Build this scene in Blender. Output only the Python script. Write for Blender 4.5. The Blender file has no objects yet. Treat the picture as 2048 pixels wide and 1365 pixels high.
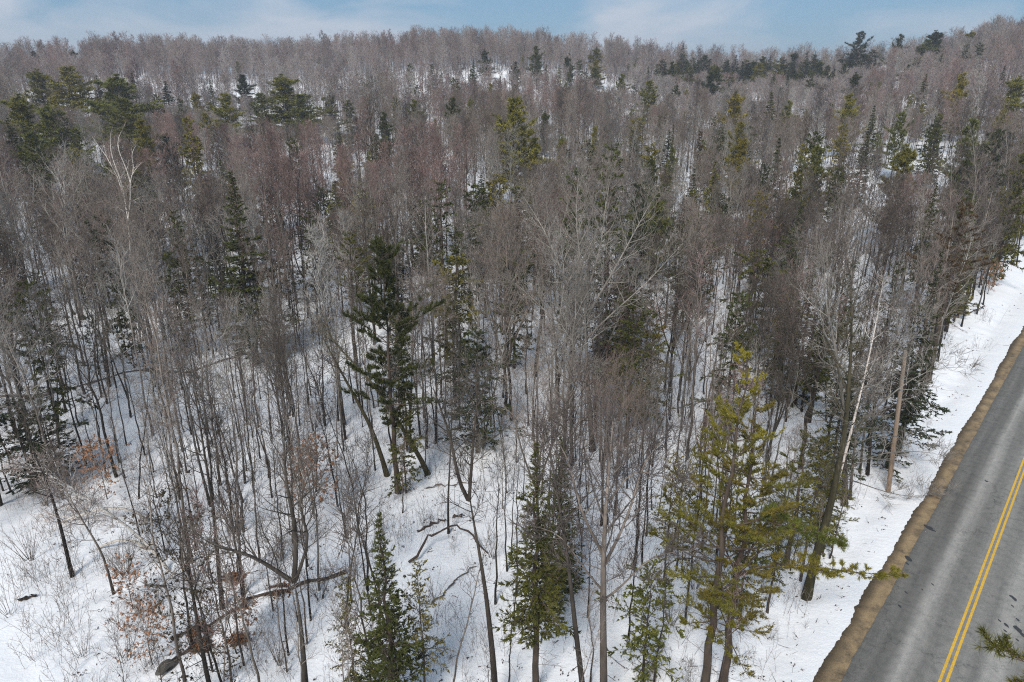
import bpy, math, random
import numpy as np
from mathutils import Vector
sc = bpy.context.scene
COL = sc.collection

# ------------------------------------------------------------------ camera, sky, sun, exposure
PITCH = math.radians(20.0); CAMH = 27.0; FPX = 1409.0
cam = bpy.data.cameras.new('camera'); cam.lens = FPX / 2048 * 36; cam.sensor_width = 36
cam.clip_start = 0.3; cam.clip_end = 9000
camo = bpy.data.objects.new('camera', cam); COL.objects.link(camo)
camo.location = (0, 0, CAMH); camo.rotation_euler = (math.pi / 2 - PITCH, 0, 0)
sc.camera = camo
sc.view_settings.view_transform = 'Standard'; sc.view_settings.look = 'None'
sc.view_settings.exposure = 1.38; sc.view_settings.gamma = 1
SUN_EL = math.radians(42); SUN_AZ = math.radians(200)      # compass style: behind the camera, a little left
sun = bpy.data.lights.new('sun', 'SUN'); sun.energy = 1.5; sun.angle = math.radians(17); sun.color = (1, .95, .88)
suno = bpy.data.objects.new('sun', sun); COL.objects.link(suno)
sd = Vector((math.sin(SUN_AZ) * math.cos(SUN_EL), math.cos(SUN_AZ) * math.cos(SUN_EL), math.sin(SUN_EL)))
suno.rotation_euler = sd.to_track_quat('Z', 'Y').to_euler()
W = bpy.data.worlds.new('World'); sc.world = W; W.use_nodes = True
nt = W.node_tree; nt.nodes.clear()
def N(nt, typ, **kw):
    n = nt.nodes.new(typ)
    for k, v in kw.items():
        if k.startswith('i_'): n.inputs[k[2:]].default_value = v
        else: setattr(n, k, v)
    return n
sky = N(nt, 'ShaderNodeTexSky', sky_type='NISHITA', sun_disc=False, sun_elevation=SUN_EL, sun_rotation=SUN_AZ, altitude=200, air_density=1.0, dust_density=0.6, ozone_density=2.5)
tc = N(nt, 'ShaderNodeTexCoord')
mp = N(nt, 'ShaderNodeMapping'); mp.inputs['Scale'].default_value = (1, 1, 2.4); mp.inputs['Location'].default_value = (4.42, 2.1, .6)
nz = N(nt, 'ShaderNodeTexNoise'); nz.inputs['Scale'].default_value = 4.2; nz.inputs['Detail'].default_value = 9; nz.inputs['Roughness'].default_value = .52; nz.inputs['Distortion'].default_value = .5
rp = N(nt, 'ShaderNodeValToRGB'); rp.color_ramp.elements[0].position = .40; rp.color_ramp.elements[1].position = .60
mx = N(nt, 'ShaderNodeMix', data_type='RGBA'); mx.inputs[7].default_value = (1.8, 2.05, 2.4, 1)
hs = N(nt, 'ShaderNodeMix', data_type='RGBA', blend_type='MIX'); hs.inputs[0].default_value = .9; hs.inputs[7].default_value = (.38, .86, 1.42, 1)
bg = N(nt, 'ShaderNodeBackground'); bg.inputs['Strength'].default_value = .12
wo = N(nt, 'ShaderNodeOutputWorld')
L = nt.links.new
L(tc.outputs['Generated'], mp.inputs['Vector']); L(mp.outputs[0], nz.inputs['Vector']); L(nz.outputs[0], rp.inputs[0])
L(sky.outputs[0], hs.inputs[6]); L(rp.outputs[0], mx.inputs[0]); L(hs.outputs[2], mx.inputs[6]); L(mx.outputs[2], bg.inputs[0]); L(bg.outputs[0], wo.inputs[0])

sc.cycles.use_denoising = False; sc.cycles.filter_width = 1.15; sc.cycles.volume_bounces = 0; sc.cycles.max_bounces = 6; sc.cycles.use_adaptive_sampling = False

# ------------------------------------------------------------------ helpers: pixels of the photograph -> points of the place
HAZE = .00042
CP, SP = math.cos(PITCH), math.sin(PITCH)
def ray(px, py):
    u = (px - 1024) / FPX; v = (py - 682.5) / FPX
    return np.array([u, CP - v * SP, -(SP + v * CP)])
def sstep(a, b, x):
    t = np.clip((x - a) / (b - a), 0, 1); return t * t * (3 - 2 * t)
RAZ = math.radians(41.1); RN = (math.cos(RAZ), -math.sin(RAZ)); RD = (math.sin(RAZ), math.cos(RAZ)); ROFF = -1.62
def road_off(x, y): return x * RN[0] + y * RN[1] - ROFF          # metres right of the centre line
SKX = [-700, -200, 0, 200, 350, 550, 700, 850, 1000, 1150, 1300, 1400, 1600, 1700, 1850, 1950, 2048, 2300, 2900]
SKY_ = [150, 128, 108, 88, 88, 96, 86, 77, 72, 84, 100, 112, 112, 112, 92, 66, 44, 12, 0]
RR = 400.0
_az, _hz = [], []
for a_, b_ in zip(SKX, SKY_):
    r_ = ray(a_, b_); hd = math.hypot(r_[0], r_[1])
    _az.append(math.atan2(r_[0], r_[1])); _hz.append(CAMH + RR * r_[2] / hd - 14.0)
_rng = np.random.RandomState(5)
_wv = [(_rng.uniform(.6, 2.6), _rng.uniform(0, 6.28), _rng.uniform(0, 6.28)) for _ in range(14)]
def terrain(x, y):
    x = np.asarray(x, float); y = np.asarray(y, float)
    r = np.hypot(x, y); az = np.arctan2(x, y)
    top = np.interp(az, _az, _hz)
    h = 8.5 * sstep(60, 190, r) + (top - 8.5) * (.25 * sstep(150, 300, r) + .75 * sstep(215, RR + 10, r))
    h = h - .12 * np.clip(r - RR - 20, 0, 400) * sstep(RR, RR + 90, r)
    wav = 0
    for i, (f, a, p) in enumerate(_wv):
        lam = 40.0 / f if i % 2 else 13.0 / f
        amp = .35 if i % 2 else .09
        wav = wav + amp * np.sin((x * math.cos(a) + y * math.sin(a)) * 6.283 / lam + p) * .5
    far = sstep(60, 200, r)
    h = h + wav * (.55 + 1.6 * far)
    o = np.abs(road_off(x, y))
    w = sstep(5.4, 12 + .12 * np.clip(r, 0, 200), o)
    ditch = -.25 * np.exp(-((o - 7.2) / 1.2) ** 2)
    return h * w + ditch
def tz(x, y): return float(terrain(x, y))
def ground(px, py):
    d = ray(px, py); t = 12.0
    while t < 900:
        p = d * t; 
        if CAMH + p[2] <= tz(p[0], p[1]): break
        t += .25 + t * .002
    return np.array([p[0], p[1], tz(p[0], p[1])])
def at_top(px, py, H):
    """the nearest place along the line of sight where something H metres tall has its tip on it"""
    d = ray(px, py); t = 25.0; best = None
    while t < 440:
        p = d * t; g = CAMH + p[2] - tz(p[0], p[1]) - H
        if g <= 0: return np.array([p[0], p[1], tz(p[0], p[1])])
        if best is None or g < best[0]: best = (g, p.copy())
        t += .5
    p = best[1]; return np.array([p[0], p[1], tz(p[0], p[1])])
def plane_pt(px, py, Y):
    d = ray(px, py); t = Y / d[1]; return np.array([d[0] * t, Y, CAMH + d[2] * t])
def proj(p):
    x, y, z = p[0], p[1], p[2] - CAMH
    dep = y * CP - z * SP; upv = y * SP + z * CP
    if dep < .5: return None
    return 1024 + x / dep * FPX, 682.5 - upv / dep * FPX, dep

# ------------------------------------------------------------------ materials
def mat(name):
    m = bpy.data.materials.new(name); m.use_nodes = True
    return m, m.node_tree, m.node_tree.nodes['Principled BSDF']
def mixc(nt, fac, a, b, bt='MIX'):
    m = N(nt, 'ShaderNodeMix', data_type='RGBA', blend_type=bt)
    for idx, v in ((0, fac), (6, a), (7, b)):
        if hasattr(v, 'is_linked'): nt.links.new(v, m.inputs[idx])
        else: m.inputs[idx].default_value = v if idx == 0 else (*v, 1)
    return m.outputs[2]
def noise(nt, scale, detail=4, coord='Object', rough=.55, vec=None, sc3=None):
    t = N(nt, 'ShaderNodeTexCoord'); n = N(nt, 'ShaderNodeTexNoise')
    n.inputs['Scale'].default_value = scale; n.inputs['Detail'].default_value = detail; n.inputs['Roughness'].default_value = rough
    o = t.outputs[coord]
    if sc3:
        m = N(nt, 'ShaderNodeMapping'); m.inputs['Scale'].default_value = sc3; nt.links.new(o, m.inputs[0]); o = m.outputs[0]
    nt.links.new(o, n.inputs['Vector']); return n.outputs[0]
def ramp(nt, x, stops):
    r = N(nt, 'ShaderNodeValToRGB'); e = r.color_ramp.elements
    e[0].position, e[0].color = stops[0][0], (*stops[0][1], 1)
    e[1].position, e[1].color = stops[-1][0], (*stops[-1][1], 1)
    for p, c in stops[1:-1]:
        k = e.new(p); k.color = (*c, 1)
    nt.links.new(x, r.inputs[0]); return r.outputs[0]
def g3(v): return (v, v, v)
def bump(nt, b, h, s, d=.02):
    n = N(nt, 'ShaderNodeBump'); n.inputs['Strength'].default_value = s; n.inputs['Distance'].default_value = d
    nt.links.new(h, n.inputs['Height']); nt.links.new(n.outputs[0], b.inputs['Normal'])

def bark(name, low, high, twig, blot=.4, rand=.42, marks=False):
    """bark: dark at the butt, paler up the stem, its own colour on the twigs (attribute 'grow' runs 0 butt .. 1 twig)"""
    m, nt, b = mat(name)
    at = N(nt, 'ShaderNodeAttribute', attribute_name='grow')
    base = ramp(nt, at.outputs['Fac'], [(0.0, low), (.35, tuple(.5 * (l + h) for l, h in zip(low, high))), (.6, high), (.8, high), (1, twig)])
    nn = noise(nt, 5, 5, sc3=(1, 1, .25) if not marks else (1, 1, 3))
    if marks: f = ramp(nt, nn, [(.57, g3(1)), (.63, g3(.15))])
    else: f = ramp(nt, nn, [(.3, g3(1 - blot)), (.7, g3(1 + blot))])
    c = mixc(nt, 1.0, base, f, 'MULTIPLY')
    oi = N(nt, 'ShaderNodeObjectInfo')
    v = ramp(nt, oi.outputs['Random'], [(0, (1 - rand, 1 - rand, 1 - rand * .9)), (.35, (1, .96, .93)), (.6, (1 + rand * .5,) * 3), (.8, (1, .92, .89)), (1, (1 + rand, 1 + rand, 1 + rand))])
    c = mixc(nt, 1.0, c, v, 'MULTIPLY')
    nt.links.new(c, b.inputs['Base Color']); b.inputs['Roughness'].default_value = .9
    b.inputs['Specular IOR Level'].default_value = .2
    return m
M = {}
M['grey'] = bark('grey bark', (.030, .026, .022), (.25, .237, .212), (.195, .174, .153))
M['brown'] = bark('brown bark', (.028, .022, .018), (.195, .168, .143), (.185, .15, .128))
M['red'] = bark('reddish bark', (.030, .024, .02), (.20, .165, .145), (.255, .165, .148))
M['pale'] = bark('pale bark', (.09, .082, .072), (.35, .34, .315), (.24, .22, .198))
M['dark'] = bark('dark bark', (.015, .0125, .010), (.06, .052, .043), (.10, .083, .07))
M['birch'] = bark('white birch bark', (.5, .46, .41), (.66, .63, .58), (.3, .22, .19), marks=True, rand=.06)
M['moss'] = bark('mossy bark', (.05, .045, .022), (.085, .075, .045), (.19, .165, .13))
M['hazylilac'] = bark('haze paled lilac grey bark', (.10, .085, .08), (.29, .265, .25), (.27, .235, .225))  # the far barks carry distance haze in their colour: paler, lilac
M['hazybrown'] = bark('far brown bark', (.09, .074, .068), (.24, .205, .19), (.23, .19, .18))
M['hazyred'] = bark('far reddish bark', (.08, .062, .058), (.21, .18, .165), (.25, .175, .165))
M['conwood'] = bark('conifer bark', (.06, .047, .037), (.09, .07, .055), (.15, .125, .105))

def needles(name, dark, light, dead=None, top=None):
    m, nt, b = mat(name)
    c = ramp(nt, noise(nt, .9, 4), [(.32, dark), (.7, light)])
    at = N(nt, 'ShaderNodeAttribute', attribute_name='grow')
    c = mixc(nt, at.outputs['Fac'], tuple(x * .8 for x in dark), c)
    if top:
        t_ = N(nt, 'ShaderNodeTexCoord'); s_ = N(nt, 'ShaderNodeSeparateXYZ'); nt.links.new(t_.outputs['Object'], s_.inputs[0]); r_ = N(nt, 'ShaderNodeMapRange'); r_.inputs[1].default_value = top[0]; r_.inputs[2].default_value = top[1]; nt.links.new(s_.outputs[2], r_.inputs[0])
        r2 = N(nt, 'ShaderNodeMath', operation='MULTIPLY'); nt.links.new(r_.outputs[0], r2.inputs[0]); nt.links.new(at.outputs['Fac'], r2.inputs[1]); c = mixc(nt, r2.outputs[0], c, top[2])
    if dead:
        k = ramp(nt, noise(nt, 1.6, 3), [(.58, g3(0)), (.66, g3(1))])
        c = mixc(nt, k, c, dead)
    oi = N(nt, 'ShaderNodeObjectInfo')
    v = ramp(nt, oi.outputs['Random'], [(0, (.75, .85, .95)), (.5, (1, 1, 1)), (1, (1.3, 1.12, .85))])
    c = mixc(nt, 1.0, c, v, 'MULTIPLY')
    nt.links.new(c, b.inputs['Base Color']); b.inputs['Roughness'].default_value = .75
    b.inputs['Specular IOR Level'].default_value = .25
    return m
M['spruce'] = needles('spruce needles', (.038, .046, .010), (.125, .13, .026))
M['darkfir'] = needles('dark fir needles', (.028, .036, .015), (.075, .085, .030))
M['pine'] = needles('pine needles', (.07, .078, .014), (.22, .205, .034))
M['yellowpine'] = needles('yellow green pine needles', (.085, .095, .018), (.235, .225, .035), dead=(.20, .15, .04))
M['olive'] = needles('olive needles', (.075, .072, .014), (.22, .19, .03))
M['bigpine'] = needles('big pine needles', (.065, .074, .013), (.185, .19, .032), top=(11, 17, (.30, .28, .035)))
M['tier'] = needles('dark olive pine needles', (.032, .036, .009), (.10, .098, .018))
M['farlitgold'] = needles('far pine needles with self shade lifted', (.12, .12, .022), (.36, .32, .05))  # far copy of the needles, lightened to offset the crown's self-shadow
M['farlitolive'] = needles('olive green pine needles', (.10, .10, .022), (.27, .245, .045))  # brightened the same way against self-shadow in far crowns
M['browned'] = needles('browned needles', (.045, .032, .016), (.105, .066, .03))
m, nt, b = mat('dry beech leaf'); b.inputs['Roughness'].default_value = .8
nt.links.new(ramp(nt, noise(nt, 3, 3), [(.3, (.17, .08, .035)), (.7, (.42, .21, .11))]), b.inputs['Base Color']); M['leaf'] = m

# snow
m, nt, b = mat('snow'); b.inputs['Roughness'].default_value = .75
b.inputs['Specular IOR Level'].default_value = .3
n1 = noise(nt, .35, 6); n2 = noise(nt, 3.2, 7, rough=.7); n3 = noise(nt, 16, 5, rough=.75)
c = ramp(nt, n1, [(.3, (.80, .815, .84)), (.7, (.87, .872, .88))])
k = ramp(nt, n3, [(.66, g3(0)), (.72, g3(1))]); k2 = ramp(nt, n2, [(.50, g3(0)), (.66, g3(1))])
kk = N(nt, 'ShaderNodeMath', operation='MULTIPLY'); nt.links.new(k, kk.inputs[0]); nt.links.new(k2, kk.inputs[1])
c = mixc(nt, kk.outputs[0], c, (.30, .25, .21))
nt.links.new(c, b.inputs['Base Color']); bump(nt, b, n2, .5, .12); M['snow'] = m
# snow cap (on logs, roof)
m, nt, b = mat('snow cap'); b.inputs['Roughness'].default_value = .8; b.inputs['Base Color'].default_value = (.8, .81, .84, 1); M['cap'] = m
# asphalt, in the road's own frame: x across, y along
m, nt, b = mat('asphalt'); b.inputs['Roughness'].default_value = .85
t = N(nt, 'ShaderNodeTexCoord'); sx = N(nt, 'ShaderNodeSeparateXYZ'); nt.links.new(t.outputs['Object'], sx.inputs[0])
wn = noise(nt, .5, 4, sc3=(1, .12, 1)); wm = N(nt, 'ShaderNodeMath', operation='MULTIPLY_ADD'); wm.inputs[1].default_value = .9; nt.links.new(wn, wm.inputs[0]); nt.links.new(sx.outputs[0], wm.inputs[2])
mr = N(nt, 'ShaderNodeMapRange'); mr.inputs[1].default_value = -3.4; mr.inputs[2].default_value = 4.6; nt.links.new(wm.outputs[0], mr.inputs[0])
# -3.7 edge ... 0 centre ... 3.7 edge: wheel tracks dark, middle of each lane pale with old salt
def xx(v): return min(max((v + .45 + 3.4) / 8.0, 0), 1)
S = [(-3.6, .13), (-3.1, .145), (-2.75, .095), (-2.3, .105), (-1.85, .21), (-1.55, .18), (-1.15, .11), (-.75, .115), (-.3, .15), (.5, .14), (1.0, .115), (1.5, .19), (2.0, .21), (2.6, .125), (3.2, .15)]
c = ramp(nt, mr.outputs[0], [(xx(p), (v * 1.42, v * 1.37, v * 1.26)) for p, v in S])
st = ramp(nt, noise(nt, 1.1, 8, sc3=(2.2, .10, 1), rough=.65), [(.3, g3(.86)), (.7, g3(1.16))])
c = mixc(nt, 1.0, c, st, 'MULTIPLY')
gr = ramp(nt, noise(nt, 26, 6, rough=.9), [(.36, g3(.55)), (.5, g3(1.0)), (.66, g3(1.5))])
c = mixc(nt, 1.0, c, gr, 'MULTIPLY')
vo = N(nt, 'ShaderNodeTexVoronoi', feature='DISTANCE_TO_EDGE'); vo.inputs['Scale'].default_value = .22
mp_ = N(nt, 'ShaderNodeMapping'); nd = N(nt, 'ShaderNodeTexNoise'); nd.inputs['Scale'].default_value = 1.5; nd.inputs['Detail'].default_value = 6; nt.links.new(t.outputs['Object'], nd.inputs['Vector'])
va = N(nt, 'ShaderNodeVectorMath', operation='MULTIPLY_ADD'); va.inputs[1].default_value = (2.4, 2.4, 0); nt.links.new(nd.outputs['Color'], va.inputs[0]); nt.links.new(t.outputs['Object'], va.inputs[2]); nt.links.new(va.outputs[0], vo.inputs['Vector'])
c = mixc(nt, 1.0, c, ramp(nt, vo.outputs['Distance'], [(.004, g3(.74)), (.012, g3(1))]), 'MULTIPLY')
c = mixc(nt, 1.0, c, ramp(nt, noise(nt, 2.2, 6, rough=.7), [(.33, g3(.8)), (.5, g3(1)), (.7, (1.16, 1.14, 1.1))]), 'MULTIPLY')
nt.links.new(c, b.inputs['Base Color']); bump(nt, b, noise(nt, 60, 3), .4, .01); M['asphalt'] = m
m, nt, b = mat('sandy shoulder'); b.inputs['Roughness'].default_value = .95
c = ramp(nt, noise(nt, 1.1, 7, rough=.65), [(.3, (.07, .055, .036)), (.42, (.17, .125, .075)), (.58, (.31, .22, .12)), (.75, (.37, .275, .165))])
t = N(nt, 'ShaderNodeTexCoord'); sx = N(nt, 'ShaderNodeSeparateXYZ'); nt.links.new(t.outputs['Object'], sx.inputs[0]); ab = N(nt, 'ShaderNodeMath', operation='ABSOLUTE'); nt.links.new(sx.outputs[0], ab.inputs[0])
ad = N(nt, 'ShaderNodeMath', operation='MULTIPLY_ADD'); ad.inputs[1].default_value = 1.1; nt.links.new(noise(nt, 2.2, 6, rough=.75), ad.inputs[0]); nt.links.new(ab.outputs[0], ad.inputs[2])
c = mixc(nt, ramp(nt, ad.outputs[0], [(.0, g3(0)), (1, g3(1))]), c, c)
mr = N(nt, 'ShaderNodeMapRange'); mr.inputs[1].default_value = 4.75; mr.inputs[2].default_value = 5.25; nt.links.new(ad.outputs[0], mr.inputs[0])
c = mixc(nt, mr.outputs[0], c, (.085, .062, .036))
c = mixc(nt, 1.0, c, ramp(nt, noise(nt, 22, 5, rough=.8), [(.3, g3(.5)), (.7, g3(1.4))]), 'MULTIPLY')
nt.links.new(c, b.inputs['Base Color']); bump(nt, b, noise(nt, 25, 5), .8, .03); M['gravel'] = m
m, nt, b = mat('yellow road paint'); b.inputs['Roughness'].default_value = .7
c = ramp(nt, noise(nt, 14, 6, rough=.8), [(.36, (.30, .22, .09)), (.45, (.58, .35, .04)), (.6, (.75, .45, .035))])
nt.links.new(c, b.inputs['Base Color']); M['paint'] = m
m, nt, b = mat('wet stain'); b.inputs['Base Color'].default_value = (.035, .036, .038, 1); b.inputs['Roughness'].default_value = .6; M['stain'] = m
m, nt, b = mat('pole wood'); b.inputs['Roughness'].default_value = .85
c = ramp(nt, noise(nt, 3, 6, sc3=(6, 6, .35)), [(.3, (.10, .062, .04)), (.5, (.215, .145, .095)), (.72, (.34, .26, .19))])
tcx = N(nt, 'ShaderNodeTexCoord'); sx = N(nt, 'ShaderNodeSeparateXYZ'); nt.links.new(tcx.outputs['Object'], sx.inputs[0])
mr = N(nt, 'ShaderNodeMapRange'); mr.inputs[1].default_value = 1; mr.inputs[2].default_value = 10.5; nt.links.new(sx.outputs[2], mr.inputs[0])
c = mixc(nt, mixc(nt, .6, g3(0), mr.outputs[0]), c, (.36, .30, .24)); nt.links.new(c, b.inputs['Base Color']); M['pole'] = m
def plain(name, col, rough=.8, metal=0, nscale=6):
    m, nt, b = mat(name); b.inputs['Roughness'].default_value = rough; b.inputs['Metallic'].default_value = metal
    c = ramp(nt, noise(nt, nscale, 4), [(.3, tuple(v * .8 for v in col)), (.7, tuple(v * 1.15 for v in col))])
    nt.links.new(c, b.inputs['Base Color']); return m
M['rotwood'] = plain('rotten wood', (.048, .03, .02), nscale=7)
M['logwood'] = plain('weathered log bark', (.11, .085, .068), nscale=5)
M['litter'] = plain('wet leaf litter', (.17, .075, .03), nscale=9)
M['stone'] = plain('field stone', (.075, .07, .06), nscale=5)
M['siding'] = plain('grey siding', (.30, .30, .29)); M['glassd'] = plain('dark window glass', (.03, .035, .04), .15); M['trimw'] = plain('white trim', (.7, .7, .68)); M['metal'] = plain('grey metal', (.3, .3, .3), .4, .8)

# ------------------------------------------------------------------ mesh building
class MB:
    def __init__(s): s.v = []; s.q = []; s.t = []; s.g = []; s.n = 0
    def add(s, v, faces, g):
        v = np.asarray(v, np.float32).reshape(-1, 3); f = np.asarray(faces, np.int64)
        s.v.append(v); s.g.append(np.broadcast_to(np.asarray(g, np.float32), (len(v),)).copy())
        (s.q if f.shape[1] == 4 else s.t).append(f + s.n); s.n += len(v)
    def mesh(s, name, mats, smooth=True):
        me = bpy.data.meshes.new(name)
        V = np.concatenate(s.v); G = np.concatenate(s.g)
        Q = np.concatenate(s.q) if s.q else np.zeros((0, 4), np.int64); T = np.concatenate(s.t) if s.t else np.zeros((0, 3), np.int64)
        me.vertices.add(len(V)); me.vertices.foreach_set('co', V.ravel())
        nl = Q.size + T.size; me.loops.add(nl); me.loops.foreach_set('vertex_index', np.concatenate([Q.ravel(), T.ravel()]).astype(np.int32))
        me.polygons.add(len(Q) + len(T))
        me.polygons.foreach_set('loop_start', np.concatenate([np.arange(len(Q)) * 4, Q.size + np.arange(len(T)) * 3]).astype(np.int32))
        if smooth: me.polygons.foreach_set('use_smooth', np.ones(len(Q) + len(T), bool))
        a = me.attributes.new('grow', 'FLOAT', 'POINT'); a.data.foreach_set('value', G)
        for m_ in mats: me.materials.append(m_)
        me.update(calc_edges=True); return me
def nrm(a): return a / (np.linalg.norm(a, axis=-1, keepdims=True) + 1e-9)
def tubes(mb, P, R, k, g):
    """P (N,n,3) paths, R (N,n) radii, g (N,n) or scalar 'grow' value"""
    P = np.asarray(P, float); Nn, n, _ = P.shape
    R = np.broadcast_to(R, (Nn, n)); G = np.broadcast_to(g, (Nn, n))
    T = np.empty_like(P); T[:, 1:-1] = P[:, 2:] - P[:, :-2]; T[:, 0] = P[:, 1] - P[:, 0]; T[:, -1] = P[:, -1] - P[:, -2]; T = nrm(T)
    ref = np.where(np.abs(nrm(P[:, -1] - P[:, 0])[:, 2:3]) > .8, np.array([[1., 0, 0]]), np.array([[0, 0, 1.]]))[:, None, :]
    u = nrm(np.cross(T, np.broadcast_to(ref, T.shape))); w = np.cross(T, u)
    a = np.arange(k) * 2 * math.pi / k
    ring = P[:, :, None] + R[:, :, None, None] * (u[:, :, None] * np.cos(a)[None, None, :, None] + w[:, :, None] * np.sin(a)[None, None, :, None])
    idx = np.arange(Nn * n * k).reshape(Nn, n, k)
    A = idx[:, :-1]; B = idx[:, 1:]; A2 = np.roll(A, -1, 2); B2 = np.roll(B, -1, 2)
    f = np.stack([A, A2, B2, B], -1).reshape(-1, 4)
    mb.add(ring.reshape(-1, 3), f, np.repeat(G.reshape(-1), k))
def grow(rs, pos, d, Ln, nseg, up, wob):
    d = nrm(d); out = [pos]; p = pos.copy(); st = (Ln / nseg)[:, None]
    for i in range(nseg):
        d = d + rs.normal(0, wob, d.shape); d[:, 2] += up; d = nrm(d); p = p + d * st; out.append(p)
    return np.stack(out, 1)
def sample(P, R, pi, t):
    n = P.shape[1]; f = t * (n - 1); i = np.minimum(f.astype(int), n - 2); a = (f - i)[:, None]
    return P[pi, i] * (1 - a) + P[pi, i + 1] * a, nrm(P[pi, i + 1] - P[pi, i]), R[pi, i] * (1 - a[:, 0]) + R[pi, i + 1] * a[:, 0]
def around(rs, tan, th, phi=None):
    """directions th away from tan"""
    n = len(tan); phi = rs.uniform(0, 6.283, n) if phi is None else phi
    ref = np.where(np.abs(tan[:, 2:3]) > .9, np.array([[1., 0, 0]]), np.array([[0, 0, 1.]]))
    u = nrm(np.cross(tan, ref)); w = np.cross(tan, u)
    s = (u * np.cos(phi)[:, None] + w * np.sin(phi)[:, None])
    return tan * np.cos(th)[:, None] + s * np.sin(th)[:, None]
def blades(mb, rs, pos, tan, ln, wd, spread, g0=.5):
    n = len(pos); d = nrm(tan + rs.normal(0, spread, (n, 3))); s = nrm(np.cross(d, rs.normal(0, 1, (n, 3)))) * (wd * rs.uniform(.7, 1.3, n))[:, None] * .5
    tip = pos + d * (ln * rs.uniform(.7, 1.3, n))[:, None]
    v = np.stack([pos - s, pos + s, tip], 1).reshape(-1, 3)
    mb.add(v, np.arange(n * 3).reshape(-1, 3), np.repeat(rs.uniform(g0, 1, n), 3))

def bare(seed, trunk, r0, cs=.35, nb=24, L1=3.2, m2=6, m3=5, tw=.011, th=(62, 28), twl=.8, limbs=(), k=7, up=.10, wob=.10, leaves=0, leaf_sz=.09, L1taper=.35, l2=.42):
    """a leafless tree on a given stem path; returns the stem mesh builder and the crown mesh builder"""
    rs = np.random.RandomState(seed); st, cr = MB(), MB()
    trunk = np.asarray(trunk, float); n = len(trunk); s = np.linspace(0, 1, n)
    R = r0 * ((1 - s) ** .85 * .93 + .07); R[0] *= 1.25
    axes = [(trunk, R, nb, cs, L1)]
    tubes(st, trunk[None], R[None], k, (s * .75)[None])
    for (pth, rr, nbl, gl) in limbs:
        pth = np.asarray(pth, float); sl = np.linspace(0, 1, len(pth)); Rl = rr * ((1 - sl) ** .8 * .92 + .08)
        tubes(st, pth[None], Rl[None], max(4, k - 1), (.3 + sl * .45)[None]); axes.append((pth, Rl, nbl, .22, gl))
    lp = []
    for (pth, RA, nbb, c0, LL) in axes:
        t = np.clip(c0 + (1 - c0) * (np.arange(nbb) + rs.uniform(0, 1, nbb)) / nbb, 0, .985)
        p, tn, r = sample(pth[None], RA[None], np.zeros(nbb, int), t)
        q = (t - c0) / (1 - c0)
        ang = np.radians(th[0] + (th[1] - th[0]) * q + rs.normal(0, 7, nbb))
        d = around(rs, tn, ang, np.arange(nbb) * 2.4 + rs.uniform(0, 1, nbb) + seed)
        ln = LL * np.interp(q, [0, .12, .4, .75, 1], [.5, .9, 1, .78, .42]) * rs.uniform(.5, 1.25, nbb)
        B = grow(rs, p, d, ln, 6, up, wob)
        rb = np.minimum(r * .6, .0115 * ln + .013); sb = np.linspace(0, 1, 7)[None]
        RB = rb[:, None] * (1 - sb * .78)
        tubes(cr, B, RB, 4, np.broadcast_to(.62 + sb * .2, RB.shape))
        if m2:
            pi = np.repeat(np.arange(nbb), m2); t2 = np.tile((np.arange(m2) + .5) / m2, nbb) * .78 + .2 + rs.uniform(-.05, .05, nbb * m2); t2 = np.clip(t2, 0, .99)
            p2, tn2, r2 = sample(B, RB, pi, t2)
            l2_ = ln[pi] * l2 * (1.15 - t2 * .6) * rs.uniform(.5, 1.25, len(pi)) + .12
            C = grow(rs, p2, around(rs, tn2, np.radians(rs.uniform(28, 58, len(pi)))), l2_, 3, up * .8, wob * 1.3)
            RC = (np.minimum(r2 * .7, .007 * l2_ + tw * .9)[:, None]) * (1 - np.linspace(0, 1, 4)[None] * .6)
            tubes(cr, C, RC, 3, np.broadcast_to(.75 + np.linspace(0, 1, 4)[None] * .2, RC.shape))
            if m3:
                pj = np.repeat(np.arange(len(pi)), m3); t3 = np.clip(rs.uniform(.15, 1.0, len(pj)), 0, .99)
                p3, tn3, r3 = sample(C, RC, pj, t3)
                D = grow(rs, p3, around(rs, tn3, np.radians(rs.uniform(22, 55, len(pj)))), twl * rs.uniform(.35, 1.1, len(pj)), 2, up, wob)
                tubes(cr, D, tw * np.array([[1, .8, .45]]), 3, np.array([[.9, .95, 1.]]))
                lp.append(D)
            lp.append(C[:, -2:])
    lf = None
    if leaves and lp:
        lf = MB(); a = np.concatenate([x[:, -1] for x in lp]); ii = rs.randint(0, len(a), leaves)
        blades(lf, rs, a[ii] + rs.normal(0, .045, (leaves, 3)), np.array([[0, 0, -.4]]), leaf_sz, leaf_sz * .8, 1.0)
    return st, cr, lf

def stem(seed, H, lean=.04, bend=.03, n=12):
    rs = np.random.RandomState(seed); z = np.linspace(0, 1, n)
    a, b = rs.normal(0, lean, 2); P = np.zeros((n, 3)); P[:, 2] = z * H
    for ax, q in ((0, a), (1, b)):
        P[:, ax] = H * (q * z + bend * rs.uniform(-1, 1) * np.sin(z * rs.uniform(3, 7) + rs.uniform(0, 6)) * z + .004 * rs.normal(0, 1, n) * (z > 0))
    P[0, :2] = 0; P[0, 2] = -.35
    return P

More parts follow.
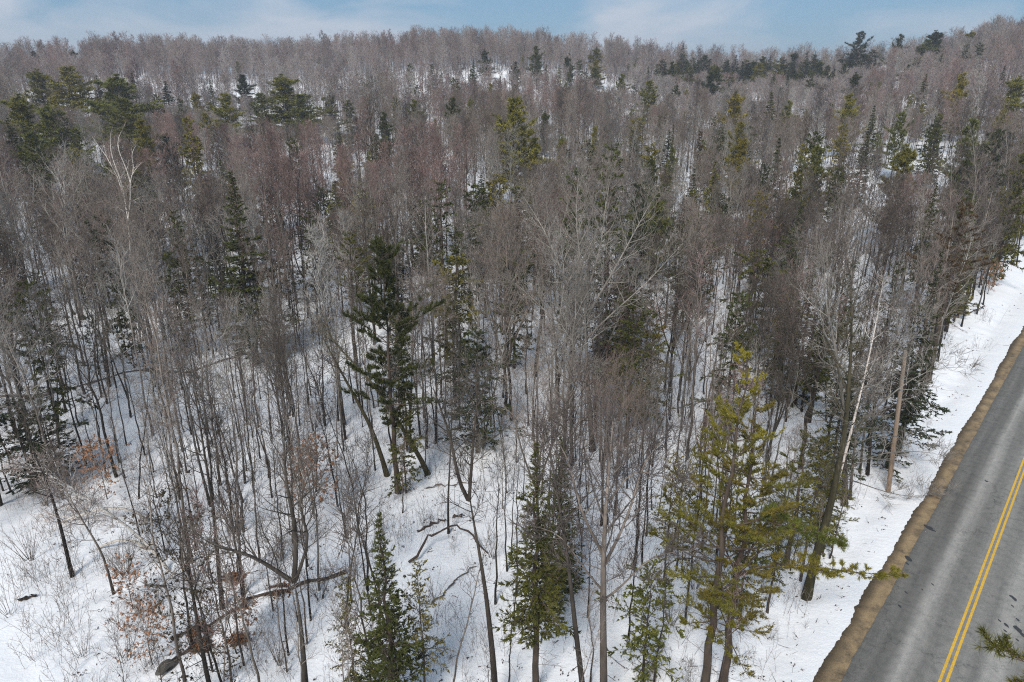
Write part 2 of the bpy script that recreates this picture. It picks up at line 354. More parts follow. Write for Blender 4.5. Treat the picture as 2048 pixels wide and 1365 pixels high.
def conifer(seed, H, R, kind='spruce', cs=.12, whorl=.30, per=7, tw_n=14, dens=1.0, trunk=None, r0=None, prof=None, dead=10, big=1.0):
    rs = np.random.RandomState(seed); st, fo = MB(), MB()
    if trunk is None: trunk = stem(seed + 900, H, .012, .008, 14)
    n = len(trunk); s = np.linspace(0, 1, n); r0 = r0 or H * .0115
    RT = r0 * (1 - s * .93); RT[0] *= 1.2
    tubes(st, trunk[None], RT[None], 8, (s * .5)[None])
    zz = np.arange(H * cs, H - .15, whorl * (1 if kind != 'pine' else 1.9))
    z = np.repeat(zz, per) + rs.uniform(-.12, .12, len(zz) * per); z = z[rs.uniform(0, 1, len(z)) > (.06 if kind == 'spruce' else .22)]
    t = np.clip(z / H, 0, .985); m = len(t); q = (t - cs) / (1 - cs); q = np.clip(q, 0, 1)
    if prof: pr = np.interp(q, *prof)
    elif kind == 'spruce': pr = (1 - q) ** 1.15 * (.62 + .45 * np.minimum(1, q * 4)) + .01
    else: pr = np.interp(q, [0, .15, .4, .7, .9, 1], [.6, .95, 1, .72, .38, .12])
    irr = .8 + .35 * np.sin(q * 19 + seed) * (0 if kind == 'spruce' else 1)
    ln = R * pr * rs.uniform(.42, 1.22, m) * irr * (1 + .16 * np.sin(q * 31 + seed * 1.7))
    az_ = np.arange(m) * 2.39996; ln = ln * (1 + .22 * np.sin(3 * az_ + q * 15 + seed) + .12 * np.sin(7 * az_ + q * 40)); ln = np.maximum(ln, .05)
    p, tn, r = sample(trunk[None], RT[None], np.zeros(m, int), t)
    if kind == 'spruce': ang = np.radians(100 - 58 * q ** 1.6 + rs.normal(0, 5, m)); up, wb = .045, .05
    elif kind == 'hemlock': ang = np.radians(88 - 38 * q ** 1.5 + rs.normal(0, 8, m)); up, wb = -.05, .08
    else: ang = np.radians(84 - 46 * q ** 1.4 + rs.normal(0, 7, m)); up, wb = .055, .08
    B = grow(rs, p, around(rs, tn, ang, np.arange(m) * 2.39996 + rs.uniform(0, .7, m)), ln, 5, up, wb)
    RB = np.minimum(r * .5, .010 * ln + .008)[:, None] * (1 - np.linspace(0, 1, 6)[None] * .75)
    tubes(st, B, RB, 4, np.broadcast_to(.5, RB.shape))
    # side shoots, mostly in the plane of the bough
    kk = np.maximum(3, (tw_n * np.clip(ln / R, .25, 1)).astype(int)); pi = np.repeat(np.arange(m), kk); Mx = len(pi)
    lo = .12 if kind == 'spruce' else .35 if kind == 'pine' else .15
    t2 = lo + (1 - lo) * rs.uniform(0, 1, Mx); t2 = np.clip(t2, 0, .99)
    p2, tn2, r2 = sample(B, RB, pi, t2)
    side = nrm(np.cross(tn2, np.array([[0, 0, 1.]]))) * rs.choice([-1, 1], Mx)[:, None]
    d2 = tn2 * .75 + side * rs.uniform(.35, 1.0, Mx)[:, None] + np.array([[0, 0, 1.]]) * rs.normal(-.06 if kind != 'pine' else .22, .16, Mx)[:, None]
    l2 = (.03 + np.minimum(.15, ln[pi] * .5) + .36 * ln[pi] * (1.1 - t2)) * rs.uniform(.6, 1.2, Mx)
    l2 = np.minimum(l2, .9)
    C = grow(rs, p2, d2, l2, 2, -.03 if kind != 'pine' else .12, .08)
    tubes(st, C, .007 * np.array([[1, .8, .4]]), 3, .9)
    # needles
    if kind == 'pine':
        q3 = max(2, int(3 * dens)); bl = 8; Ln, Wd, sp = .23, .04, .75
    else:
        q3 = max(2, int(4 * dens)); bl = 4; Ln, Wd, sp = (.17, .062, .55) if kind == 'spruce' else (.16, .075, .6)
    Ln, Wd = Ln * big, Wd * big
    pj = np.repeat(np.arange(Mx), q3); t3 = np.tile((np.arange(q3) + 1) / q3, Mx) * rs.uniform(.75, 1, len(pj)); t3 = np.clip(t3, 0, .99)
    p3, tn3, _ = sample(C, np.ones((Mx, 3)), pj, t3)
    p3 = np.repeat(p3, bl, 0); tn3 = np.repeat(tn3, bl, 0)
    if kind == 'pine': tn3 = nrm(tn3 + np.array([[0, 0, .35]]))
    bs = np.repeat(np.clip(.35 + ln[pi[pj]] * .9, .35, 1), bl)
    blades(fo, rs, p3, tn3, Ln * bs, Wd * bs, sp, .35)
    # dead stubs under the live crown
    if dead:
        t = rs.uniform(.06, cs + .12, dead); p, tn, r = sample(trunk[None], RT[None], np.zeros(dead, int), t)
        D = grow(rs, p, around(rs, tn, np.radians(rs.uniform(75, 105, dead))), R * rs.uniform(.25, .7, dead), 3, -.03, .15)
        tubes(st, D, .014 * np.array([[1, .7, .5, .2]]), 3, .9)
        pi = np.repeat(np.arange(dead), 5); p2, tn2, _ = sample(D, np.ones((dead, 4)), pi, rs.uniform(.3, .95, dead * 5))
        tubes(st, grow(rs, p2, around(rs, tn2, np.radians(rs.uniform(30, 60, dead * 5))), rs.uniform(.2, .5, dead * 5), 2, 0, .1), .006, 3, .95)
    return st, fo

def setp(o, label=None, cat=None, group=None, kind=None):
    for k_, v in (('label', label), ('category', cat), ('group', group), ('kind', kind)):
        if v: o[k_] = v
    return o
def empty(name, loc, rz=0, scale=1):
    o = bpy.data.objects.new(name, None); COL.objects.link(o); o.location = loc; o.rotation_euler = (0, 0, rz); o.scale = (scale,) * 3
    o.empty_display_size = .3; return o
def obj(name, me, parent=None, mats=None):
    o = bpy.data.objects.new(name, me); COL.objects.link(o); o.parent = parent
    if mats:
        for i, m_ in enumerate(mats): o.material_slots[i].link = 'OBJECT'; o.material_slots[i].material = m_
    return o
def P3(v): return (float(v[0]), float(v[1]), float(v[2]))

VIEW = []
REG = []          # every tree placed: dicts for labels
def place(name, proto, loc, rz, s, mats, cat, label=None, group=None, hx=None, sz=None, tone=''):
    """proto: list of (part name, mesh); mats: list of one material per part"""
    root = empty(name, P3(loc), rz, 1)
    root.scale = (s * (hx or 1), s * (hx or 1), s)
    for (pn, me), m_ in zip(proto['parts'], mats): obj(pn, me, root, [m_])
    setp(root, label, cat, group)
    REG.append(dict(o=root, name=name, cat=cat, label=label, group=group, H=proto['H'] * s, loc=np.array(P3(loc)), tone=tone, shape=proto.get('shape', '')))
    return root

# ------------------------------------------------------------------ ground
def axis(a, b, fine, grow_, f0, f1):
    out = [f0]; x = f0; st = fine
    while x < f1: x += fine; out.append(x)
    while x < b: st *= grow_; x += st; out.append(x)
    x = f0; st = fine
    while x > a: st *= grow_; x -= st; out.insert(0, x)
    return np.array(out)
gx = axis(-2500, 2500, .45, 1.035, -42, 62); gy = axis(-2000, 2500, .45, 1.035, 16, 90)
X, Y = np.meshgrid(gx, gy)
Z = terrain(X, Y)
rs = np.random.RandomState(3)
o_ = np.abs(road_off(X, Y)); nearw = (1 - sstep(90, 130, np.hypot(X, Y))) * sstep(5.0, 6.5, o_)
Z = Z + nearw * rs.normal(0, .022, Z.shape) + nearw * .05 * np.sin(X * 2.1 + 1.3 * np.sin(Y * .9)) * np.sin(Y * 1.7 + np.sin(X * 1.1))
mb = MB(); ny, nx = X.shape; idx = np.arange(nx * ny).reshape(ny, nx)
mb.add(np.stack([X, Y, Z], -1).reshape(-1, 3), np.stack([idx[:-1, :-1], idx[:-1, 1:], idx[1:, 1:], idx[1:, :-1]], -1).reshape(-1, 4), 0)
g = obj('snowy_ground', mb.mesh('snowy_ground', [M['snow']])); setp(g, 'white snow cover over the forest floor and hill', kind='structure')

# ------------------------------------------------------------------ road, in its own frame
def road_obj(name, me, label=None, parent=None):
    o = obj(name, me, parent)
    if parent is None:
        o.location = (RN[0] * ROFF, RN[1] * ROFF, 0); o.rotation_euler = (0, 0, -RAZ)
    return o
def strip(edges_l, edges_r, ys, zf):
    """rows across: list of x arrays"""
    mb = MB(); n = len(ys); V = np.stack([np.stack([np.asarray(e) * np.ones(n), ys, np.ones(n) * z_], -1) for e, z_ in zip(edges_l, zf)], 1)
    k = V.shape[1]; idx = np.arange(n * k).reshape(n, k)
    mb.add(V.reshape(-1, 3), np.stack([idx[:-1, :-1], idx[:-1, 1:], idx[1:, 1:], idx[1:, :-1]], -1).reshape(-1, 4), 0); return mb
ys = np.arange(-60, 330, .12); rs = np.random.RandomState(11)
def rag(a, f=1):
    w = rs.normal(0, 1, len(ys)); w = np.convolve(w, np.ones(3) / 3, 'same'); w2 = np.convolve(rs.normal(0, 1, len(ys)), np.ones(25) / 5, 'same')
    return a * (w * .55 + w2 * .55)
eL = -3.72 + rag(.03); eR = 3.72 + rag(.03)
for sgn, e in ((-1, eL), (1, eR)):
    outer = (4.72 + rag(.07) + .07 * np.sin(ys * .7) + .05 * np.sin(ys * .23) + rs.normal(0, .012, len(ys))) * sgn
    cols = [outer, outer - sgn * .05, np.full(len(ys), sgn * 4.2), np.full(len(ys), sgn * 3.6)]; zf = [-.03, .022, .03, .035]
    if sgn > 0: cols = cols[::-1]; zf = zf[::-1]
    o = road_obj('gravel_shoulder', strip(cols, None, ys, zf).mesh('gravel_shoulder', [M['gravel']]))
    setp(o, 'sandy brown gravel shoulder between snow and asphalt' if sgn < 0 else 'sandy gravel shoulder on the far side of the asphalt', kind='structure')
road = road_obj('road', strip([eL, eL + .02, np.full(len(ys), -1.8), np.zeros(len(ys)), np.full(len(ys), 1.8), eR - .02, eR], None, ys, [.0, .062, .085, .10, .085, .062, .0]).mesh('road', [M['asphalt']]))
setp(road, 'grey two lane asphalt road with salt streaks', kind='structure')
for x0 in (-.19, .07):
    me = strip([np.full(len(ys), x0) + rag(.003), np.full(len(ys), x0 + .125) + rag(.003)], None, ys, [.106, .106]).mesh('centre_line', [M['paint']])
    obj('centre_line', me, road)
def rl(p):                      # world -> road frame
    dx, dy = p[0] - RN[0] * ROFF, p[1] - RN[1] * ROFF
    return dx * RN[0] + dy * RN[1], dx * RD[0] + dy * RD[1]
def gflat(px, py):
    d = ray(px, py); t = CAMH / -d[2]; return d * t
rs = np.random.RandomState(8)
for (sx_, sy_, w_) in [(1859, 1058, 13), (1868, 1064, 5), (1817, 1120, 12), (1814, 1130, 5), (1812, 1188, 4), (1799, 1215, 5), (2024, 1198, 9), (2024, 1215, 4), (2034, 1242, 5), (1998, 1244, 5), (2012, 1254, 7), (2014, 1275, 8), (2036, 1262, 11), (2044, 1272, 8), (2010, 1265, 5), (1972, 965, 6), (1988, 1002, 3), (1865, 1172, 4), (1844, 1182, 3), (2034, 1283, 4)]:
    x0, y0 = rl(gflat(sx_, sy_)); a = np.linspace(0, 6.283, 15)[:-1]; rr = w_ / FPX * 36 * (1 + .25 * rs.normal(0, 1, 14)) * .8
    rr = (rr + np.roll(rr, 1)) / 2
    pts = np.stack([x0 + rr * np.cos(a + RAZ), y0 + rr * np.sin(a), np.full(14, 0)], -1)
    zc = .10 - np.abs(pts[:, :1]) * .0085 + .007
    pts[:, 2:3] = zc; mb = MB(); v = np.concatenate([pts, [[x0, y0, .10 - abs(x0) * .0085 + .008]]])
    mb.add(v, [(i, (i + 1) % 14, 14) for i in range(14)], 0)
    obj('stain', mb.mesh('stain', [M['stain']]), road)

# ------------------------------------------------------------------ prototypes
def proto(parts, H, shape=''): return dict(parts=parts, H=H, shape=shape)
def bare_proto(seed, H, shape='', **kw):
    P = stem(seed, H, kw.pop('lean', .03), kw.pop('bend', .03)); r0 = kw.pop('r0', H * .0078)
    st, cr, lf = bare(seed, P, r0, **kw)
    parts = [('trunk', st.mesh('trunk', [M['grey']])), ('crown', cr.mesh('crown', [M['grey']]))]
    if lf: parts.append(('dry_leaves', lf.mesh('dry_leaves', [M['leaf']])))
    return proto(parts, H, shape)
NEAR = [bare_proto(101, 15, 'narrow', cs=.45, nb=20, L1=3.7, m2=7, m3=5, th=(50, 22), up=.14),
        bare_proto(102, 16, 'spreading', cs=.38, nb=22, L1=5.0, m2=8, m3=5, th=(52, 22), up=.13),
        bare_proto(103, 14, 'narrow', cs=.5, nb=18, L1=3.2, m2=7, m3=5, th=(45, 20), up=.14),
        bare_proto(104, 16, 'leaning', cs=.42, nb=20, L1=4.1, m2=7, m3=5, lean=.10, th=(50, 22)),
        bare_proto(105, 15, 'crooked', cs=.4, nb=20, L1=4.2, m2=7, m3=5, bend=.06, wob=.14),
        bare_proto(106, 17, 'spreading', cs=.45, nb=22, L1=4.8, m2=8, m3=5, th=(48, 20), r0=.16, up=.14),
        bare_proto(107, 13, 'narrow', cs=.4, nb=18, L1=3.0, m2=6, m3=5, th=(42, 22)),
        bare_proto(108, 15, 'crooked', cs=.38, nb=20, L1=4.0, m2=7, m3=5, bend=.05, lean=.06, wob=.14)]
# trees whose stem divides
def forked(seed, H, nl=3, L1=2.8, shape='forked'):
    rs = np.random.RandomState(seed); P = stem(seed, H, .02, .03); fk = rs.uniform(.28, .42); i0 = int(fk * 11)
    limbs = []
    for j in range(nl - 1):
        a = j * 2.3 + rs.uniform(0, 1.5); d = np.array([[math.cos(a) * .45, math.sin(a) * .45, 1]])
        Q = grow(rs, P[i0:i0 + 1], d, np.array([H * (1 - fk) * rs.uniform(.8, .98)]), 9, .05, .06)[0]
        limbs.append((Q, H * .0055, 13, L1 * .95))
    st, cr, _ = bare(seed, P, H * .0088, cs=.42, nb=15, L1=L1 * 1.15, m2=7, m3=5, limbs=limbs)
    return proto([('trunk', st.mesh('trunk', [M['grey']])), ('crown', cr.mesh('crown', [M['grey']]))], H, shape)
NEAR += [forked(121, 15), forked(122, 16, 4), forked(123, 14, 2)]
SAP = [bare_proto(141, 7.5, 'slender', cs=.25, nb=18, L1=1.3, m2=4, m3=3, r0=.045, lean=.05),
       bare_proto(142, 9, 'slender', cs=.35, nb=16, L1=1.6, m2=4, m3=3, r0=.06, bend=.05),
       bare_proto(143, 6, 'small', cs=.2, nb=16, L1=1.2, m2=4, m3=3, r0=.04, lean=.08),
       bare_proto(144, 8.5, 'slender', cs=.4, nb=14, L1=1.5, m2=4, m3=3, r0=.055)]
POLE = [bare_proto(161, 12, 'slender', cs=.52, nb=12, L1=1.9, m2=5, m3=2, r0=.075, lean=.05, th=(45, 20)), bare_proto(162, 11, 'slender', cs=.45, nb=12, L1=1.6, m2=5, m3=2, r0=.065, bend=.05, th=(45, 20)),
        bare_proto(163, 13, 'slender', cs=.58, nb=12, L1=2.1, m2=5, m3=2, r0=.085, lean=.03, th=(42, 20)), bare_proto(164, 12, 'slender leaning', cs=.5, nb=12, L1=1.8, m2=5, m3=2, r0=.07, lean=.13, th=(45, 20)), bare_proto(165, 10, 'slender crooked', cs=.4, nb=12, L1=1.7, m2=5, m3=2, r0=.06, bend=.08, th=(50, 25))]
def joined(seed, H, **kw):
    P = stem(seed, H, .03, .03); st, cr, _ = bare(seed, P, H * .009, k=4, **kw)
    mb = MB(); 
    for s_ in (st, cr):
        for v, g_ in zip(s_.v, s_.g): pass
    mb.v = st.v + cr.v; mb.g = st.g + cr.g; mb.q = st.q + [q + st.n for q in cr.q]; mb.t = []; mb.n = st.n + cr.n
    return mb
def stockobj(mb, name, mats):
    return bpy.data.objects.new(name, mb.mesh(name, mats))
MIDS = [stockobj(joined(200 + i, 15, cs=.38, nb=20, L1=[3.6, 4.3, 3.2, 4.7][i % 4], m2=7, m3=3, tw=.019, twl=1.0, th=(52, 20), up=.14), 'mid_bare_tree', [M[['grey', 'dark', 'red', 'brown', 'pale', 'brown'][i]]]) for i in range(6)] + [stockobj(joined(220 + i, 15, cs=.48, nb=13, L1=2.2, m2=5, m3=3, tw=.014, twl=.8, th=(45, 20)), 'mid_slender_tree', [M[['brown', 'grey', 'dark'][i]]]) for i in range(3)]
FARS = [stockobj(joined(300 + i, 14, cs=.38, nb=20, L1=[4.0, 4.6, 3.5, 4.3][i % 4], m2=5, m3=3, tw=.036, twl=1.2, th=(52, 20), up=.14), 'far_bare_tree', [M[['hazylilac', 'hazybrown', 'hazyred', 'hazylilac', 'pale', 'hazybrown'][i]]]) for i in range(6)]

def con_proto(seed, H, R, kind, shape='', **kw):
    st, fo = conifer(seed, H, R, kind, **kw)
    return proto([('trunk', st.mesh('trunk', [M['conwood']])), ('needles', fo.mesh('needles', [M['spruce']]))], H, shape)
SPR = [con_proto(401, 12, 1.9, 'spruce', 'pointed', cs=.10), con_proto(402, 14, 2.1, 'spruce', 'narrow', cs=.28), con_proto(403, 10, 2.0, 'spruce', 'pointed', cs=.05, dens=.8),
       con_proto(404, 13, 1.5, 'spruce', 'slim', cs=.2, dens=.8)]
HEM = [con_proto(411, 10, 2.4, 'hemlock', 'drooping', cs=.08, whorl=.42), con_proto(412, 13, 2.8, 'hemlock', 'ragged', cs=.25, whorl=.5), con_proto(413, 7, 1.9, 'hemlock', 'bushy', cs=.06, whorl=.36, per=5)]
PIN = [con_proto(421, 17, 3.6, 'pine', 'broad', cs=.35, per=6, tw_n=13), con_proto(422, 16, 3.2, 'pine', 'tiered', cs=.42, per=5, tw_n=13), con_proto(423, 15, 3.9, 'pine', 'rounded', cs=.3, per=6, tw_n=13, whorl=.3),
       con_proto(424, 18, 2.9, 'pine', 'open', cs=.5, per=5, tw_n=12)]
FP = dict(dens=.5, tw_n=9, whorl=.42, big=2.0, dead=4)
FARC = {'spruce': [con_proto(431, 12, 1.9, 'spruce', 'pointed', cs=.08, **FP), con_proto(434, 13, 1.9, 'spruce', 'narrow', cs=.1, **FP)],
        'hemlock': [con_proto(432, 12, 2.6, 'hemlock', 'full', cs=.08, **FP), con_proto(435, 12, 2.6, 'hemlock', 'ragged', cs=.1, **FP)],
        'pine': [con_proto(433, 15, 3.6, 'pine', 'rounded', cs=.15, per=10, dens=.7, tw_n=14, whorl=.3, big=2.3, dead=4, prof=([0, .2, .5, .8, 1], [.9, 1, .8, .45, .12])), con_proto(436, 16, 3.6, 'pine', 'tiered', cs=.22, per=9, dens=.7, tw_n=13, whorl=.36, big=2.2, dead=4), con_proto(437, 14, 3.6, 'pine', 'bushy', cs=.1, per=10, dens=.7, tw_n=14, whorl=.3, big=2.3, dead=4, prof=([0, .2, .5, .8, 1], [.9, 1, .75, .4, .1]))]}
PTIER = con_proto(450, 17, 3.0, 'pine', 'tiered', cs=.3, per=8, tw_n=18, whorl=.42, big=1.0, dens=2.0)
PINN = [con_proto(441, 17, 3.4, 'pine', 'big', cs=.2, per=6, tw_n=20, whorl=.28, big=.62, dens=1.9, prof=([0, .2, .45, .7, .9, 1], [.75, 1, .95, .62, .3, .1])), con_proto(442, 15, 3.0, 'pine', 'big', cs=.2, per=5, tw_n=20, whorl=.3, big=.62, dens=1.9, prof=([0, .2, .45, .7, .9, 1], [.8, 1, .85, .55, .3, .1]))]
# ------------------------------------------------------------------ named trees
def rad(pr_, R, wanted): return wanted / R
def con(px, py, kind, H=None, base=None, wpx=None, tone='spruce', label=None, var=0, cat=None):
    """tip at pixel; either the foot's pixel or the tree's height says how far away it stands"""
    if base:
        p = ground(*base); d = ray(px, py); t = math.hypot(p[0], p[1]) / math.hypot(d[0], d[1]); H = CAMH + d[2] * t - p[2]
    else: p = at_top(px, py, H)
    near = math.hypot(p[0], p[1]) < 95; show = tone
    if not near: show = {'yellowpine': 'farlitgold', 'olive': 'farlitolive', 'pine': 'farlitolive'}.get(tone, tone)
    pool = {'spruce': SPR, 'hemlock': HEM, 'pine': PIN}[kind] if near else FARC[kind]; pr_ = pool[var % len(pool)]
    if label and label.startswith('tiered flat'): pr_ = PTIER
    if kind == 'pine' and base and base[1] > 1100: pr_ = PINN[var % 2]
    Rd = {'spruce': [1.9, 2.1, 2.0, 1.5], 'hemlock': [2.4, 2.8, 1.9], 'pine': [3.6, 3.2, 3.9, 2.9]}[kind][var % len(pool)] if near else {'spruce': 1.9, 'hemlock': 2.6, 'pine': 3.6}[kind]
    s = H / pr_['H']; dep = p[1] * CP + (CAMH - p[2] - H / 2) * SP
    hx = 1
    if wpx: hx = (wpx / FPX * dep) / (Rd * s) * 1.08
    hx = min(max(hx * ((1.05 if near else 1.35) if kind == 'spruce' else 1.1 if near or kind != 'pine' else 1.5), .5), 2.4)
    VIEW.append((px, py, max(wpx or 20, 8), math.hypot(p[0], p[1]), near))
    nm = {'spruce': 'spruce_tree', 'hemlock': 'hemlock_tree', 'pine': 'pine_tree'}[kind]
    return place(nm, pr_, (p[0], p[1], p[2] - .1), random.Random(int(px * 7 + py)).uniform(0, 6.28), s, [M['conwood'], M[show]], kind + ' tree', label, hx=hx, tone={'spruce': 'dark green', 'darkfir': 'very dark', 'pine': 'green', 'yellowpine': 'yellow green', 'bigpine': 'yellow green', 'olive': 'olive', 'browned': 'browned', 'tier': 'dark olive'}[tone])

con(785, 1005, 'spruce', base=(792, 1450), wpx=88, tone='spruce', label='dark green pointed spruce cut by the bottom edge, nearest the snowy gap', var=0)
con(1062, 878, 'spruce', base=(1070, 1400), wpx=92, tone='spruce', label='tall narrow dark spruce rising from the bottom edge beside the open snow gap', var=1)
con(1108, 868, 'spruce', base=(1115, 1195), wpx=75, tone='spruce', label='thick stemmed spruce just behind the tall narrow spruce of the foreground', var=2)
con(1470, 700, 'pine', base=(1408, 1378), wpx=150, tone='bigpine', label='big yellow green pine with the yellowest tip in the foreground', var=1)
con(1530, 800, 'pine', base=(1445, 1372), wpx=135, tone='olive', label='second pine trunk standing close beside the big yellow green pine', var=3)
con(1380, 850, 'hemlock', base=(1370, 1250), wpx=34, tone='olive', label='thin see through olive hemlock left of the big yellow green pine trunk', var=1)
con(1625, 850, 'hemlock', base=(1600, 1165), wpx=46, tone='olive', label='thin olive hemlock between the big pine and the mossy verge trunk', var=1)
con(1655, 930, 'hemlock', base=(1645, 1110), wpx=34, tone='pine', label='short green hemlock just behind the mossy verge trunk', var=0)
con(1335, 900, 'hemlock', base=(1328, 1160), wpx=36, tone='olive', label='narrow olive hemlock behind the small bushy light green one', var=1)
con(1540, 960, 'hemlock', base=(1535, 1225), wpx=44, tone='olive', label='olive hemlock under the lower boughs of the big yellow green pine', var=1)
con(1465, 980, 'hemlock', base=(1475, 1240), wpx=40, tone='pine', label='green hemlock hidden behind the two big pine trunks', var=2)
con(845, 1120, 'hemlock', base=(852, 1405), wpx=46, tone='olive', label='loose brownish hemlock overlapping the right side of the lowest spruce', var=1)
con(700, 1150, 'hemlock', base=(715, 1420), wpx=36, tone='olive', label='loose olive hemlock at the bottom left of the lowest spruce', var=1)
con(800, 640, 'hemlock', base=(815, 900), wpx=40, tone='spruce', label='dark hemlock against the trunk of the tiered pine', var=1)
con(1560, 850, 'pine', base=(1575, 1130), wpx=80, tone='olive', label='slender olive pine behind the big yellow green pine', var=3)
con(1290, 1120, 'hemlock', base=(1285, 1362), wpx=68, tone='pine', label='small bushy light green hemlock under the bare maples at the bottom', var=2)
con(762, 490, 'pine', base=(795, 985), wpx=84, tone='tier', label='tiered flat topped pine above the leaning mossy trunks', var=1)
con(478, 335, 'spruce', base=(512, 730), wpx=84, tone='spruce', label='tall dark spruce with a browned tip left of the tiered pine', var=0)
con(868, 362, 'hemlock', base=(895, 730), wpx=62, tone='spruce', label='tall dark hemlock half veiled by twigs right of the tiered pine', var=1)
con(1185, 290, 'hemlock', base=(1205, 760), wpx=62, tone='spruce', label='tall dark hemlock behind the pale spreading maple', var=1)
con(1130, 340, 'hemlock', base=(1140, 780), wpx=48, tone='spruce', label='dark hemlock to the left side of the tall one behind the spreading maple', var=1)
con(1250, 360, 'hemlock', base=(1260, 740), wpx=45, tone='darkfir', label='dark hemlock to the right side of the tall one behind the spreading maple', var=0)
con(952, 655, 'hemlock', base=(955, 905), wpx=68, tone='darkfir', label='dark drooping hemlock above the open snow gap in the middle', var=0)
con(55, 785, 'hemlock', base=(70, 985), wpx=75, tone='darkfir', label='dark hemlock clump by the left edge over the arched birches', var=2)
con(120, 800, 'hemlock', base=(125, 965), wpx=55, tone='darkfir', label='smaller dark hemlock beside the clump at the left edge', var=2)
con(1812, 488, 'spruce', base=(1795, 905), wpx=52, tone='darkfir', label='slim pointed spruce directly behind the utility pole', var=3)
con(1790, 700, 'hemlock', base=(1775, 935), wpx=75, tone='darkfir', label='low spreading hemlock whose boughs reach past the utility pole', var=0)
con(1660, 740, 'hemlock', base=(1655, 990), wpx=60, tone='darkfir', label='dark hemlock behind the leaning white birch by the pole', var=0)
con(800, 800, 'hemlock', base=(812, 985), wpx=42, tone='spruce', label='short dark hemlock at the foot of the leaning mossy trunks', var=2)
con(1290, 640, 'hemlock', base=(1290, 850), wpx=45, tone='olive', label='mid sized olive hemlock left of the yellow tipped pine', var=2)
con(5, 520, 'spruce', base=(0, 665), wpx=28, tone='spruce', label='dark spruce cut off by the left edge above the hemlock clump', var=2)
con(1535, 460, 'hemlock', base=(1550, 720), wpx=55, tone='spruce', label='dark hemlock below the right hand clearing', var=1)
for i_, (bx0, by0, tx0, ty0, w0, kd0, tn0) in enumerate([(1868, 720, 1915, 380, 40, 'hemlock', 'spruce'), (1985, 575, 2030, 290, 34, 'hemlock', 'spruce'), (1930, 560, 1960, 260, 36, 'hemlock', 'darkfir'), (2010, 500, 2050, 250, 36, 'pine', 'olive'), (2040, 480, 2085, 230, 34, 'hemlock', 'spruce'), (1880, 560, 1905, 300, 36, 'hemlock', 'spruce'), (1820, 640, 1845, 360, 36, 'spruce', 'spruce')]):
    con(tx0, ty0, kd0, base=(bx0, by0), wpx=w0, tone=tn0, var=1 + i_ % 2)
con(1640, 262, 'hemlock', H=15, wpx=30, tone='spruce', var=0)
con(1860, 400, 'pine', base=(1858, 760), wpx=60, tone='browned', label='browned pine over the row of trunks along the verge', var=3)
con(1760, 520, 'hemlock', base=(1750, 780), wpx=40, tone='darkfir', var=1)
